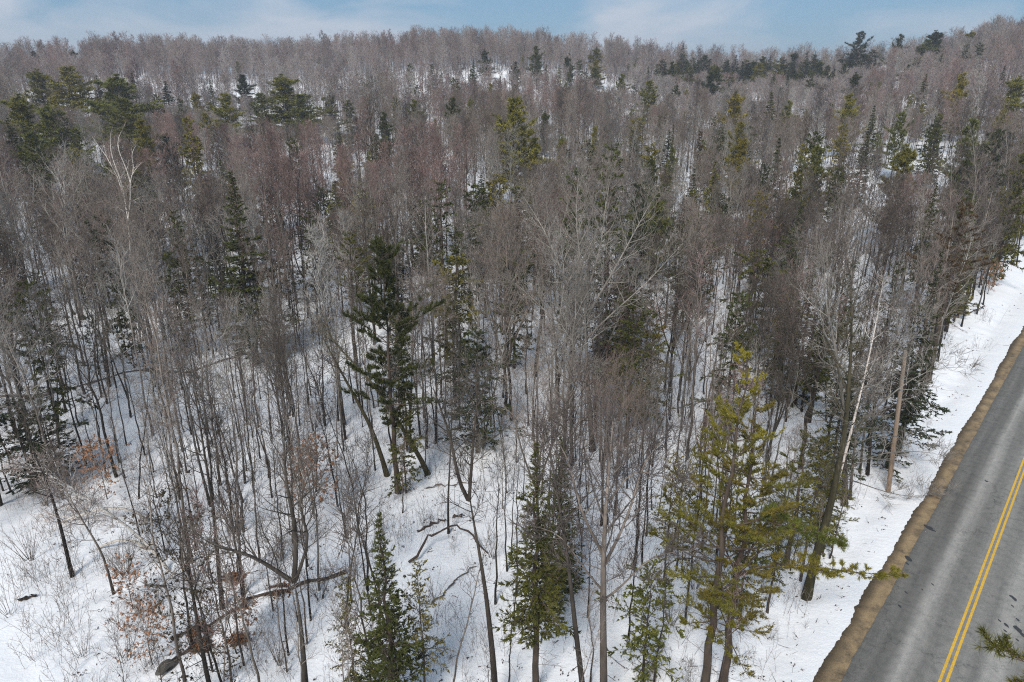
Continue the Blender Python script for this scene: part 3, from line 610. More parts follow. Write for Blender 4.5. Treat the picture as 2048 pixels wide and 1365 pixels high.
# mid distance evergreens: (x, y of tip, half width, height, kind, tone)
MIDC = [(75, 140, 30, 17, 'pine', 'pine'), (135, 138, 52, 19, 'pine', 'yellowpine'), (192, 148, 22, 16, 'spruce', 'spruce'), (225, 150, 52, 19, 'pine', 'yellowpine'), (262, 143, 17, 17, 'spruce', 'darkfir'),
 (332, 160, 22, 15, 'spruce', 'darkfir'), (30, 190, 40, 16, 'pine', 'yellowpine'), (372, 236, 28, 17, 'hemlock', 'pine'), (450, 188, 28, 14, 'pine', 'yellowpine'), (568, 150, 62, 18, 'pine', 'yellowpine'), (420, 158, 13, 13, 'spruce', 'spruce'),
 (485, 150, 20, 13, 'pine', 'darkfir'), (655, 188, 20, 12, 'pine', 'olive'), (712, 135, 10, 15, 'spruce', 'spruce'), (915, 155, 15, 17, 'spruce', 'spruce'), (882, 135, 9, 14, 'spruce', 'spruce'),
 (1030, 203, 44, 19, 'pine', 'yellowpine'), (1068, 278, 26, 13, 'pine', 'yellowpine'), (1348, 243, 10, 16, 'spruce', 'spruce'), (1300, 165, 20, 15, 'pine', 'olive'), (1245, 150, 14, 13, 'pine', 'olive'), (1475, 185, 24, 16, 'pine', 'yellowpine'),
 (1545, 180, 24, 16, 'spruce', 'spruce'), (1700, 188, 22, 15, 'pine', 'yellowpine'), (1750, 208, 18, 14, 'spruce', 'spruce'), (1805, 230, 20, 14, 'pine', 'olive'), (1925, 148, 24, 17, 'pine', 'yellowpine'), (2036, 155, 30, 17, 'pine', 'yellowpine'),
 (1725, 57, 19, 22, 'pine', 'darkfir'), (1708, 88, 20, 14, 'spruce', 'darkfir'), (1748, 88, 22, 15, 'hemlock', 'darkfir'), (1735, 98, 18, 12, 'hemlock', 'spruce'), (1368, 73, 11, 18, 'spruce', 'darkfir'), (1593, 85, 14, 15, 'pine', 'darkfir'), (1616, 92, 11, 15, 'spruce', 'darkfir'), (1632, 91, 10, 15, 'spruce', 'darkfir'),
 (1875, 45, 22, 19, 'pine', 'darkfir'), (1860, 62, 20, 16, 'pine', 'pine'), (1803, 70, 14, 19, 'pine', 'darkfir'), (1945, 48, 14, 14, 'pine', 'olive'), (1412, 94, 14, 13, 'pine', 'darkfir'), (1537, 95, 9, 13, 'spruce', 'darkfir'), (1516, 97, 6, 13, 'spruce', 'darkfir'), (1460, 100, 9, 12, 'spruce', 'darkfir'),
 (1072, 93, 13, 14, 'pine', 'spruce'), (1074, 112, 14, 13, 'spruce', 'spruce'), (1140, 98, 8, 12, 'spruce', 'spruce'), (1142, 120, 10, 14, 'spruce', 'spruce'), (1192, 94, 14, 12, 'pine', 'olive'), (1030, 127, 11, 14, 'pine', 'spruce'), (1118, 128, 10, 14, 'spruce', 'olive'), (1063, 142, 8, 13, 'spruce', 'spruce'), (1160, 118, 10, 12, 'hemlock', 'spruce'),
 (948, 120, 10, 14, 'spruce', 'spruce'), (970, 100, 12, 12, 'pine', 'darkfir'), (1190, 138, 10, 12, 'pine', 'spruce'), (1556, 118, 14, 13, 'hemlock', 'olive'), (1650, 133, 9, 13, 'spruce', 'spruce'), (1610, 120, 16, 13, 'hemlock', 'darkfir'), (1628, 108, 14, 13, 'hemlock', 'darkfir'),
 (1325, 118, 14, 13, 'hemlock', 'spruce'), (1296, 132, 10, 13, 'spruce', 'spruce'), (1345, 125, 12, 12, 'pine', 'spruce'), (1430, 130, 12, 12, 'pine', 'olive'), (1400, 115, 14, 12, 'hemlock', 'darkfir'), (1455, 120, 12, 12, 'hemlock', 'darkfir'), (1495, 118, 13, 12, 'hemlock', 'spruce'), (1520, 128, 13, 12, 'pine', 'olive'), (1375, 122, 12, 12, 'hemlock', 'darkfir'), (1585, 125, 12, 12, 'hemlock', 'darkfir'),
 (345, 72, 6, 12, 'spruce', 'darkfir'), (410, 75, 5, 12, 'spruce', 'darkfir'), (145, 92, 12, 12, 'pine', 'darkfir'), (65, 98, 10, 12, 'pine', 'darkfir'), (1885, 105, 14, 13, 'spruce', 'spruce'), (1855, 148, 16, 15, 'spruce', 'spruce'), (1965, 85, 14, 13, 'hemlock', 'spruce'), (1935, 90, 14, 13, 'hemlock', 'spruce'), (2010, 130, 14, 13, 'spruce', 'darkfir'),
 (790, 195, 10, 12, 'pine', 'olive'), (828, 200, 16, 12, 'pine', 'olive'), (941, 195, 12, 13, 'pine', 'olive'), (905, 200, 16, 14, 'pine', 'spruce'), (1190, 255, 14, 14, 'pine', 'olive'), (1125, 270, 16, 14, 'pine', 'olive'), (1635, 300, 26, 15, 'pine', 'olive'), (1560, 270, 26, 16, 'spruce', 'spruce'), (1400, 262, 12, 13, 'hemlock', 'browned'),
 (1480, 250, 20, 15, 'pine', 'olive'), (1690, 250, 26, 15, 'hemlock', 'olive'), (1815, 290, 30, 15, 'pine', 'olive'), (1735, 260, 22, 14, 'spruce', 'darkfir'), (1950, 240, 30, 15, 'pine', 'olive'), (1600, 340, 30, 15, 'hemlock', 'spruce'), (1680, 330, 26, 15, 'hemlock', 'spruce'), (1530, 330, 24, 15, 'hemlock', 'darkfir'),
 (100, 210, 36, 15, 'pine', 'yellowpine'), (240, 200, 36, 15, 'pine', 'olive'), (280, 240, 26, 14, 'pine', 'pine'), (150, 260, 30, 13, 'hemlock', 'pine'), (60, 270, 34, 14, 'pine', 'olive'), (310, 190, 18, 14, 'hemlock', 'spruce'), (390, 185, 16, 12, 'pine', 'olive'), (520, 190, 22, 13, 'pine', 'olive'), (600, 190, 26, 13, 'pine', 'olive'), (15, 235, 26, 14, 'spruce', 'spruce'), (345, 420, 34, 15, 'hemlock', 'spruce'), (195, 420, 30, 15, 'hemlock', 'darkfir')]
_r = np.random.RandomState(9)
for i in range(34): MIDC.append((1335 + i * 11.5 + _r.uniform(-6, 6), _r.uniform(103, 150), _r.uniform(10, 17), _r.uniform(11, 15), ['hemlock', 'spruce', 'pine'][_r.randint(3)], ['darkfir', 'spruce', 'spruce'][_r.randint(3)]))
for i in range(14): MIDC.append((840 + i * 36 + _r.uniform(-12, 12), _r.uniform(105, 175), _r.uniform(9, 14), _r.uniform(11, 15), ['hemlock', 'spruce', 'pine'][_r.randint(3)], ['darkfir', 'spruce', 'olive'][_r.randint(3)]))
for i, (px, py, w_, H, kd, tn) in enumerate(MIDC): con(px, py, kd, H=H, wpx=w_, tone=tn, var=i)

rs = np.random.RandomState(404); k = 0
while k < 80:
    px, py = rs.uniform(0, 2048), rs.uniform(110, 430)
    if px < 1250 and not (py > 150 and px < 700 and py < 230) and rs.uniform() < .72: continue
    if any(abs(px - v[0]) < v[2] * .8 + 6 and abs(py - v[1]) < v[2] * 1.2 for v in VIEW) or math.hypot(px - 1790, (py - 400) * 2) < 160: continue
    kd = ['spruce', 'hemlock', 'pine'][rs.randint(3)]; H = rs.uniform(8, 14); q = at_top(px, py, H); dist = math.hypot(q[0], q[1])
    if dist > 425 or road_off(q[0], q[1]) > -12: continue
    con(px, py, kd, H=H, wpx=H * rs.uniform(.13, .2) / dist * FPX, tone=['spruce', 'spruce', 'olive', 'olive', 'pine'][rs.randint(5)], var=k); k += 1

k = 0; keep_view = list(VIEW)
while k < 95:
    px, py = rs.uniform(0, 2048), rs.uniform(230, 640); H = rs.uniform(7, 14)
    if math.hypot(px - 1790, (py - 400) * 1.6) < 170 or (px < 700 and py > 560 and rs.uniform() < .6): continue
    q = at_top(px, py, H); dist = math.hypot(q[0], q[1])
    if dist > 190 or dist < 45 or road_off(q[0], q[1]) > -10: continue
    con(px, py, ['hemlock', 'hemlock', 'spruce', 'pine'][rs.randint(4)], H=H, wpx=H * rs.uniform(.15, .24) / dist * FPX, tone=['darkfir', 'spruce', 'olive', 'spruce', 'spruce', 'pine'][rs.randint(6)], var=k); k += 1
VIEW[:] = keep_view

# bare trees drawn stem by stem where the photograph shows them: pixel paths in the upright plane through the foot
def path_px(pts, Y, seed, n=12, w=.25):
    rs = np.random.RandomState(seed); A = np.array([plane_pt(px, py, Y) for px, py in pts])
    s = np.concatenate([[0], np.cumsum(np.linalg.norm(np.diff(A, axis=0), axis=1))]); s /= s[-1]
    t = np.linspace(0, 1, n); out = np.stack([np.interp(t, s, A[:, i]) for i in range(3)], -1)
    for _ in range(1): out[1:-1] = .5 * out[1:-1] + .25 * (out[2:] + out[:-2])
    out[:, 1] += w * np.sin(t * 5 + seed) * t; return out
def hero(name, base, pts, r0, mt, label, cat='bare tree', limbs=(), topbend=0, seed=1, crown=True, **kw):
    p = ground(*base); T = path_px([base] + list(pts), p[1], seed); T[0, 2] = p[2] - .3
    LB = []
    for (lp_, rr, nb_, gl) in limbs: LB.append((path_px(lp_, p[1], seed + 3, 9, .6), rr, nb_, gl))
    T0 = np.array([p[0], p[1], p[2]]); LB = [(q - T0, rr, a, b_) for q, rr, a, b_ in LB]
    st, cr, lf = bare(seed, T - T0, r0, limbs=LB, **kw)
    root = empty(name, P3(p)); setp(root, label, cat)
    obj('trunk', st.mesh('trunk', [M[mt]]), root); obj('crown', cr.mesh('crown', [M[mt]]), root)
    if lf: obj('dry_leaves', lf.mesh('dry_leaves', [M['leaf']]), root)
    REG.append(dict(o=root, name=name, cat=cat, label=label, group=None, H=T[-1, 2] - p[2], loc=p, tone={'moss': 'mossy'}.get(mt, mt), shape='verge' if not label else ''))
    return root
hero('birch_tree', (268, 705), [(262, 560), (258, 455), (248, 395), (232, 340), (205, 300), (186, 275)], .17, 'birch', 'tall white birch with bare forked stems at the left above the woods', 'birch tree', seed=11, cs=.6, nb=8, L1=1.6, m2=2, m3=2,
     limbs=[([(256, 440), (262, 390), (266, 350), (283, 325)], .085, 4, 1.2), ([(250, 400), (238, 350), (228, 310), (220, 268)], .075, 4, 1.2), ([(262, 370), (248, 325), (238, 285), (242, 262)], .07, 4, 1.2), ([(265, 350), (268, 310), (272, 290)], .055, 3, 1.0)])
hero('birch_tree', (1652, 1045), [(1668, 990), (1700, 880), (1730, 760), (1752, 640), (1762, 560)], .12, 'birch', 'leaning white birch stem just left of the utility pole', 'birch tree', seed=12, cs=.55, nb=14, L1=1.6, m2=4, m3=3)
hero('bare_tree', (1690, 1010), [(1690, 900), (1686, 800), (1672, 700), (1650, 620), (1640, 520)], .2, 'grey', 'grey bare maple reaching long branches over the utility pole toward the road', seed=13, cs=.35, nb=24, L1=3.6, m2=7, m3=5,
     limbs=[([(1692, 880), (1740, 820), (1800, 770), (1860, 745), (1935, 740)], .07, 16, 2.2), ([(1695, 940), (1760, 900), (1830, 905), (1900, 920)], .05, 12, 2.0), ([(1688, 820), (1740, 760), (1800, 700), (1850, 640)], .07, 14, 2.2), ([(1700, 960), (1780, 985), (1850, 1000), (1905, 995)], .04, 10, 1.5)])
hero('bare_tree', (1612, 1200), [(1630, 1120), (1655, 1040), (1672, 960), (1690, 840), (1700, 700), (1705, 600)], .26, 'moss', 'thick mossy trunk leaning toward the snowy verge beside the pine boughs', seed=14, cs=.45, nb=22, L1=3.0, m2=6, m3=4)
hero('bare_tree', (993, 1420), [(985, 1300), (972, 1180), (955, 1080), (938, 1005), (935, 960)], .17, 'dark', 'dark S curved trunk that forks in front of the open snow gap', seed=15, cs=.8, nb=6, L1=1.6, m2=5, m3=4,
     limbs=[([(936, 1000), (915, 960), (905, 900), (880, 820), (868, 760)], .09, 14, 1.9), ([(938, 1002), (942, 950), (946, 880), (955, 800), (960, 740)], .085, 14, 1.9)])
hero('bare_tree', (897, 1068), [(896, 1000), (900, 930), (902, 860), (903, 780)], .08, 'dark', 'thin straight dark trunk standing alone in the open snow gap', seed=16, cs=.6, nb=14, L1=1.5, m2=4, m3=3)
hero('bare_tree', (622, 1480), [(608, 1340), (596, 1230), (588, 1160)], .2, 'dark', 'dark trunk with a heavy crooked limb stretching left over the fallen trunk', seed=17, cs=.9, nb=3, L1=1, m2=4, m3=3,
     limbs=[([(588, 1165), (540, 1140), (500, 1105), (450, 1075), (400, 1070)], .1, 14, 2.2), ([(588, 1160), (592, 1080), (580, 980), (575, 880), (570, 830)], .11, 18, 2.3), ([(590, 1165), (620, 1080), (600, 1000), (640, 900)], .08, 12, 2.0)])
hero('bare_tree', (445, 1220), [(436, 1120), (424, 1010), (408, 920), (398, 830), (385, 740)], .13, 'dark', 'straight dark trunk left of the crooked limbed tree', seed=18, cs=.55, nb=18, L1=2.0, m2=5, m3=4)
hero('bare_tree', (145, 1155), [(118, 1050), (95, 970), (72, 905), (55, 830)], .12, 'dark', 'slim grey trunk leaning left above the open snow corner', seed=19, cs=.45, nb=16, L1=2.2, m2=6, m3=5)
hero('bare_tree', (228, 1190), [(205, 1110), (165, 1035), (140, 985), (110, 920)], .08, 'brown', 'thin leaning trunk between the arched birches', seed=20, cs=.4, nb=16, L1=1.9, m2=5, m3=5)
hero('bare_tree', (1208, 1440), [(1206, 1260), (1205, 1120), (1212, 990), (1222, 900), (1230, 820)], .2, 'brown', 'thick grey brown maple trunk at the bottom edge right of the foreground spruces', seed=21, cs=.45, nb=18, L1=2.6, m2=6, m3=5,
     limbs=[([(1206, 1110), (1160, 1020), (1140, 930), (1100, 850)], .075, 16, 2.2), ([(1208, 1130), (1270, 1010), (1290, 930), (1330, 860)], .07, 16, 2.2), ([(1204, 1180), (1120, 1080), (1060, 1040)], .05, 10, 1.8), ([(1206, 1200), (1300, 1130), (1380, 1090)], .05, 10, 1.8), ([(1210, 1010), (1260, 950), (1340, 960), (1365, 950)], .05, 8, 1.6)])
hero('bare_tree', (1172, 1430), [(1150, 1250), (1135, 1110), (1110, 960), (1090, 860)], .15, 'dark', 'dark slender trunk between the foreground spruce and the thick grey maple', seed=22, cs=.5, nb=16, L1=1.9, m2=5, m3=4)
hero('bare_tree', (858, 948), [(820, 880), (770, 800), (715, 735), (665, 690), (640, 640)], .19, 'moss', 'mossy dark trunk leaning far to the left under the tiered pine', seed=23, cs=.6, nb=12, L1=2.0, m2=4, m3=3)
hero('bare_tree', (775, 950), [(745, 860), (700, 780), (668, 720), (640, 660)], .19, 'moss', 'lower of the leaning mossy trunks, left of the short hemlock', seed=24, cs=.6, nb=12, L1=2.0, m2=4, m3=3)
hero('bare_tree', (1185, 905), [(1178, 800), (1172, 700), (1168, 600)], .25, 'grey', 'big pale spreading maple in the middle with wide open limbs', seed=25, cs=.85, nb=6, L1=2.0, m2=5, m3=4,
     limbs=[([(1170, 640), (1130, 560), (1095, 470), (1050, 400)], .10, 24, 3.4), ([(1168, 610), (1160, 520), (1150, 430), (1160, 350)], .10, 24, 3.4), ([(1170, 640), (1215, 560), (1260, 480), (1310, 400)], .10, 24, 3.4), ([(1170, 680), (1240, 610), (1310, 550), (1370, 490)], .08, 20, 3.0), ([(1170, 690), (1090, 620), (1030, 570)], .07, 18, 2.8), ([(1169, 600), (1200, 500), (1210, 420), (1225, 350)], .08, 20, 3.0)])
hero('bare_tree', (690, 850), [(672, 740), (652, 640), (642, 560), (638, 470)], .12, 'pale', 'pale whitish tree with fine upswept twigs left of the tiered pine', seed=26, cs=.25, nb=30, L1=3.0, m2=7, m3=5, th=(50, 22))
hero('bare_tree', (165, 640), [(150, 570), (138, 490), (130, 400), (126, 330)], .2, 'pale', 'wide pale maple near the left edge beside the white birch', seed=27, cs=.25, nb=34, L1=5.0, m2=8, m3=5, th=(58, 18))
hero('bare_tree', (700, 470), [(690, 420), (680, 380), (676, 330)], .16, 'red', 'reddish budded maple crown glowing pink right of the tall dark spruce', seed=28, cs=.1, nb=34, L1=4.2, m2=8, m3=6, th=(65, 20))
hero('bare_tree', (985, 420), [(988, 360), (992, 280), (975, 230)], .2, 'moss', 'gnarled dark stemmed tree beside the yellow green mid distance pine', seed=29, cs=.3, nb=18, L1=2.8, m2=6, m3=5,
     limbs=[([(990, 300), (965, 250), (950, 200)], .08, 12, 2.2), ([(992, 290), (1015, 230), (1030, 180)], .08, 12, 2.2)])
# arched, snow bent birches lower left
for i, (b_, pts, lab) in enumerate([((342, 1146), [(300, 1095), (262, 1055), (219, 1024), (150, 975), (82, 943), (40, 935)], 'uppermost of the three arched bent birches at the lower left'),
                              ((305, 1100), [(280, 1080), (245, 1072), (205, 1088), (165, 1118), (137, 1145), (95, 1215), (60, 1280)], 'lowest arched birch, its tip hanging over the open snow corner'),
                              ((300, 1045), [(284, 1021), (240, 1014), (178, 1022), (110, 1050), (50, 1082), (-10, 1118)], 'middle arched bent birch running out over the left edge')]):
    hero('birch_tree', b_, pts, .10, 'birch', lab, 'birch tree', seed=40 + i, cs=.35, nb=26, L1=2.4, m2=6, m3=5, up=-.03, th=(45, 25))
# row of trunks along the snowy verge
for i, (bx, by, tx, ty, r, mt) in enumerate([(1892, 662, 1960, 330, .2, 'brown'), (1875, 650, 1905, 380, .17, 'dark'), (1925, 628, 1990, 350, .14, 'brown'), (1850, 760, 1905, 420, .2, 'brown'), (1962, 592, 2030, 330, .13, 'dark'), (1990, 540, 2040, 300, .12, 'brown'), (2033, 532, 2060, 300, .12, 'dark'), (1908, 645, 1935, 420, .12, 'dark'), (1840, 790, 1870, 500, .12, 'brown'), (1735, 950, 1760, 700, .13, 'dark'), (1720, 945, 1745, 720, .09, 'brown'), (1945, 600, 1975, 380, .1, 'brown'), (1700, 1000, 1715, 760, .11, 'grey')]):
    W_ = ['thick brown trunk at the verge, its foot nearest the curved driftwood log', 'dark trunk at the verge a step left of the thick brown one', 'brown trunk at the verge just above the curved log', 'thick brown trunk in shade behind the top of the utility pole', 'thin dark trunk at the verge leaning by the orange leaved sapling',
          'slim brown trunk at the upper end of the verge row', 'dark trunk standing apart on the snow at the right edge of the picture', 'thin dark trunk between the two thick ones of the verge row', 'thin brown trunk on the verge edge above the pole foot', 'dark trunk whose foot shows on the snow left of the pole', 'thin brown trunk pressed beside the dark one left of the pole', 'slim brown trunk behind the curved log', 'grey trunk on the snow edge left of the pole foot']
    hero('bare_tree', (bx, by), [(bx + (tx - bx) * .35, by + (ty - by) * .35), (bx + (tx - bx) * .7 + 3, by + (ty - by) * .7), (tx, ty)], r, mt, W_[i], seed=60 + i, cs=.4, nb=22, L1=3.0, m2=6, m3=5)
for i in range(9):
    bx = 1868 + i * 20; by = 690 - i * 24 - (i % 3) * 14
    hero('bare_tree', (bx, by), [(bx + 14 + i % 4 * 5, by - 130), (bx + 30 + i % 3 * 9, by - 260 + i * 6), (bx + 38, by - 370 + i * 14)], .13 + .02 * (i % 3), ['brown', 'dark', 'grey'][i % 3], None, seed=90 + i, cs=.4, nb=20, L1=2.8, m2=5, m3=4)
# half dead conifer and beeches with dry leaves
def half_dead():
    p = ground(425, 1400); T = path_px([(425, 1400), (400, 1280), (378, 1170), (362, 1080), (345, 1010)], p[1], 5) - p; T[0, 2] = -.3
    st, cr, lf = bare(77, T, .12, cs=.12, nb=26, L1=2.1, m2=5, m3=3, th=(88, 50), up=-.01, wob=.06, leaves=1500, leaf_sz=.13, tw=.006)
    r = empty('hemlock_tree', P3(p)); setp(r, 'thin half dead hemlock with flat boughs of brown needles at the bottom left', 'hemlock tree')
    obj('trunk', st.mesh('trunk', [M['dark']]), r); obj('branches', cr.mesh('branches', [M['dark']]), r); obj('needles', lf.mesh('needles', [M['browned']]), r)
half_dead()
BEECH = [bare_proto(151, 4.0, 'small', cs=.15, nb=16, L1=1.4, m2=4, m3=3, r0=.035, leaves=900, th=(70, 45), up=.0, leaf_sz=.14), bare_proto(152, 3.0, 'small', cs=.1, nb=14, L1=1.2, m2=4, m3=2, r0=.03, leaves=650, th=(75, 50), up=0, leaf_sz=.14)]
for i, (bx, by, s, lab) in enumerate([(628, 1035, 1.25, 'brightest orange leaved beech sapling, by the trunks left of the snowy gap'), (620, 985, .9, 'orange beech sapling peeking behind the brightest one'), (215, 1000, 1.0, 'thin orange leaved beech below the left hemlock clump'), (265, 1215, .9, 'low orange beech at the edge of the snowy corner'), (305, 1330, .8, 'rusty beech sapling beside the half dead hemlock'), (500, 1280, .7, 'small tan beech sapling on the rotten trunk'), (1975, 590, 1.0, 'rust orange sapling on the snow of the upper verge'), (1262, 850, .9, 'orange leaved sapling in the shade left of the yellow pine'), (1300, 700, 1.1, 'orange beech above the olive hemlock'), (185, 950, .8, 'pale orange beech under the hemlocks at the left')]):
    p = ground(bx, by); place('beech_sapling', BEECH[i % 2], p, i * 1.3, s, [M['grey'], M['grey'], M['leaf']], 'sapling', lab)
# shrubs with many stems
def shrub_proto(seed, H, n, leaf=0):
    rs = np.random.RandomState(seed); st, cr = MB(), MB(); a = rs.uniform(0, 6.28, n); th = np.radians(rs.uniform(3, 32, n))
    d = np.stack([np.cos(a) * np.sin(th), np.sin(a) * np.sin(th), np.cos(th)], -1); pos = np.stack([np.cos(a) * .15, np.sin(a) * .15, np.full(n, -.1)], -1) * rs.uniform(.3, 1.6, (n, 1)); pos[:, 2] = -.1
    B = grow(rs, pos, d, H * rs.uniform(.6, 1.1, n), 6, .03, .05); RB = np.broadcast_to(.018 * (1 - np.linspace(0, 1, 7) * .8), (n, 7)) * (H / 3.5)
    tubes(st, B, RB, 4, .3 + .3 * np.linspace(0, 1, 7)[None])
    pi = np.repeat(np.arange(n), 7); p2, t2, _ = sample(B, RB, pi, rs.uniform(.35, .98, len(pi)))
    tubes(cr, grow(rs, p2, around(rs, t2, np.radians(rs.uniform(20, 50, len(pi)))), H * rs.uniform(.08, .25, len(pi)), 3, .05, .1), .006 * np.array([[1, .9, .7, .4]]), 3, .9)
    return proto([('stems', st.mesh('stems', [M['brown']])), ('crown', cr.mesh('crown', [M['brown']]))], H, 'bushy')
SHR = [shrub_proto(501, 4.5, 26), shrub_proto(502, 2.6, 16), shrub_proto(503, 2.0, 12)]
for i, (bx, by, v, s, mt, lab) in enumerate([(472, 1062, 0, 1.1, 'dark', 'big many stemmed willow shrub fanning out of the snow left of the orange beech'), (165, 1310, 2, .9, 'brown', 'small twig shrub in the open snow corner'), (500, 1305, 1, .8, 'brown', 'twiggy shrub beside the rotten trunk'), (400, 1200, 1, .9, 'brown', 'shrub of thin stems above the rotten trunk'), (330, 1240, 2, 1, 'brown', 'low shrub left of the rotten trunk'), (985, 1120, 1, .8, 'brown', 'thin shrub in the right half of the snowy gap'), (870, 1200, 2, .9, 'brown', 'sparse shrub in the lower part of the snowy gap'), (1060, 1160, 1, .9, 'grey', 'shrub between the two tall foreground spruces'), (1340, 1250, 1, 1, 'brown', 'shrub at the foot of the big yellow green pine'), (1390, 1180, 1, 1, 'grey', 'grey shrub behind the big yellow green pine trunk'), (690, 1250, 1, 1, 'brown', 'shrub left of the lowest foreground spruce'), (560, 1330, 1, 1, 'brown', 'shrub at the bottom edge under the crooked limb'), (60, 1120, 1, 1.2, 'brown', 'wide twiggy shrub at the left edge above the snow corner'), (250, 1150, 1, 1.1, 'dark', 'dark shrub under the arched birches'), (90, 1010, 1, 1.2, 'brown', 'shrub below the left hemlock clump'),
    (250, 1320, 2, 1.2, 'brown', 'low brush by the boulder at the bottom left'), (330, 1120, 1, 1.1, 'brown', 'shrub beside the feet of the arched birches'), (20, 1230, 2, 1.1, 'brown', 'thin brush on the left edge of the snow corner'), (560, 1120, 1, 1, 'dark', 'dark shrub over the right part of the rotten trunk'), (640, 1200, 1, 1.1, 'brown', 'shrub at the right end of the rotten trunk'), (760, 1080, 1, .9, 'brown', 'shrub above the tip of the lowest spruce')]):
    place('shrub', SHR[v], ground(bx, by), i, s, [M[mt], M[mt]], 'shrub', lab)

# ------------------------------------------------------------------ utility pole
p = ground(1776, 985); mb = MB()
d = ray(1803, 697); t = math.hypot(p[0], p[1]) / math.hypot(d[0], d[1]); ptop = np.array([d[0] * t, d[1] * t, CAMH + d[2] * t]) - p
ptop[0] *= 1; zz = np.linspace(-.3, 1, 12); path = np.stack([ptop[0] * zz, ptop[1] * zz * 0, ptop[2] * zz], -1)
tubes(mb, path[None], np.linspace(.175, .125, 12)[None], 14, 0)
zt = path[-1]; a = np.arange(14) * 2 * math.pi / 14
mb.add(np.concatenate([zt + np.stack([.125 * np.cos(a), .125 * np.sin(a), 0 * a], -1), [zt + [0, 0, .07]]]), [(i, (i + 1) % 14, 14) for i in range(14)], 0)
pole = empty('utility_pole', P3(p)); setp(pole, 'weathered reddish brown wooden utility pole on the snowy verge by the road', 'pole')
obj('post', mb.mesh('post', [M['pole']]), pole)
mb = MB()
for zz_ in (.55, .8): 
    c0 = path[0] * (1 - zz_) + path[-1] * zz_; tubes(mb, np.array([[c0 + [0, 0, -.03], c0 + [0, 0, .03]]]), .165, 14, 0)
obj('band', mb.mesh('band', [M['metal']]), pole)
mb = MB(); c0 = path[-1] * .9; tubes(mb, np.array([[c0 + [-.25, -.02, 0], c0 + [.3, -.02, 0]]]), .012, 6, 0); tubes(mb, np.array([[c0 + [.28, -.02, 0], c0 + [.28, -.02, .16]]]), np.array([[.05, .035]]), 8, 0)
obj('bracket', mb.mesh('bracket', [M['metal']]), pole)

# ------------------------------------------------------------------ house on the hill
def boxm(c, s):
    x, y, z = s[0] / 2, s[1] / 2, s[2] / 2
    v = [(c[0] + i * x, c[1] + j * y, c[2] + k * z) for i in (-1, 1) for j in (-1, 1) for k in (-1, 1)]
    return v, [(0, 1, 3, 2), (4, 6, 7, 5), (0, 4, 5, 1), (2, 3, 7, 6), (0, 2, 6, 4), (1, 5, 7, 3)]
def bxm(name, c, s, m_, par):
    mb = MB(); v, f = boxm(c, s); mb.add(v, f, 0); return obj(name, mb.mesh(name, [m_], False), par)
p = at_top(1783, 131, 6.2); HOUSE = p.copy()
h = empty('house', P3(p), .1); setp(h, 'small house with a snow covered roof among trees near the skyline', 'house')
bxm('wall', (0, 0, 1.6), (12.5, 8, 3.4), M['siding'], h)
mb = MB(); v = [(-6.9, -4.6, 3.15), (6.9, -4.6, 3.15), (6.9, 4.6, 3.15), (-6.9, 4.6, 3.15), (-4.2, 0, 6.2), (4.2, 0, 6.2), (-6.9, -4.6, 2.95), (6.9, -4.6, 2.95), (6.9, 4.6, 2.95), (-6.9, 4.6, 2.95)]
mb.add(v, [(0, 1, 5, 4), (2, 3, 4, 5), (6, 7, 1, 0), (7, 8, 2, 1), (8, 9, 3, 2), (9, 6, 0, 3), (9, 8, 7, 6)], 0); mb.add(np.array(v)[[1, 2, 5, 3, 0, 4]], [(0, 1, 2), (3, 4, 5)], 0)
roof = obj('roof', mb.mesh('roof', [M['cap']], False), h)
bxm('chimney', (1.5, .6, 6.2), (.8, .8, 1.6), M['stone'], roof)
for wx in (-4, -1.3, 3.8):
    w_ = bxm('window', (wx, -4.03, 1.7), (1.3, .1, 1.3), M['trimw'], h); bxm('pane', (wx, -4.09, 1.7), (1.05, .04, 1.05), M['glassd'], w_)
dr = bxm('door', (1.4, -4.03, 1.0), (1.0, .1, 2.1), M['trimw'], h); bxm('handle', (1.75, -4.11, 1.0), (.06, .06, .12), M['metal'], dr)

# ------------------------------------------------------------------ fallen wood, litter
def fallen(pts, r, mt, label, seed, lift=.1, snow=True, zs=None, rootplate=False, branches=0):
    rs = np.random.RandomState(seed); A = np.array([ground(px, py) for px, py in pts]); s = np.concatenate([[0], np.cumsum(np.linalg.norm(np.diff(A, axis=0), axis=1))]); s /= s[-1]; t = np.linspace(0, 1, 16)
    P = np.stack([np.interp(t, s, A[:, i]) for i in range(3)], -1); P[:, 2] += lift * (1 if zs is None else 0) + (np.interp(t, np.linspace(0, 1, len(zs)), zs) if zs is not None else 0) + rs.normal(0, .04, 16)
    P[:, :2] += rs.normal(0, .09, (16, 2)); o0 = P.mean(0); P = P - o0
    root = empty('fallen_log', P3(o0)); setp(root, label, 'log'); mb = MB(); R = r * (1 - t * .55) * rs.uniform(.6, 1.35, 16); tubes(mb, P[None], R[None], 8, 0)
    if branches:
        p2, t2, _ = sample(P[None], R[None], np.zeros(branches, int), rs.uniform(.1, .98, branches)); tubes(mb, grow(rs, p2, around(rs, t2, np.radians(rs.uniform(30, 80, branches))), rs.uniform(.4, 1.6, branches), 3, .03, .15), r * .16 * np.array([[1, .7, .5, .2]]), 3, .5)
    obj('trunk', mb.mesh('trunk', [M[mt]]), root)
    if snow:
        mb = MB()
        for a, b_ in ((1, 4), (5, 9), (10, 14)):
            tubes(mb, (P[a:b_] + [0, 0, r * .55])[None], (R[a:b_] * .72 * np.sin(np.linspace(.4, 2.74, b_ - a)))[None], 7, 0)
        obj('snow_cover', mb.mesh('snow_cover', [M['cap']]), root)
    return root
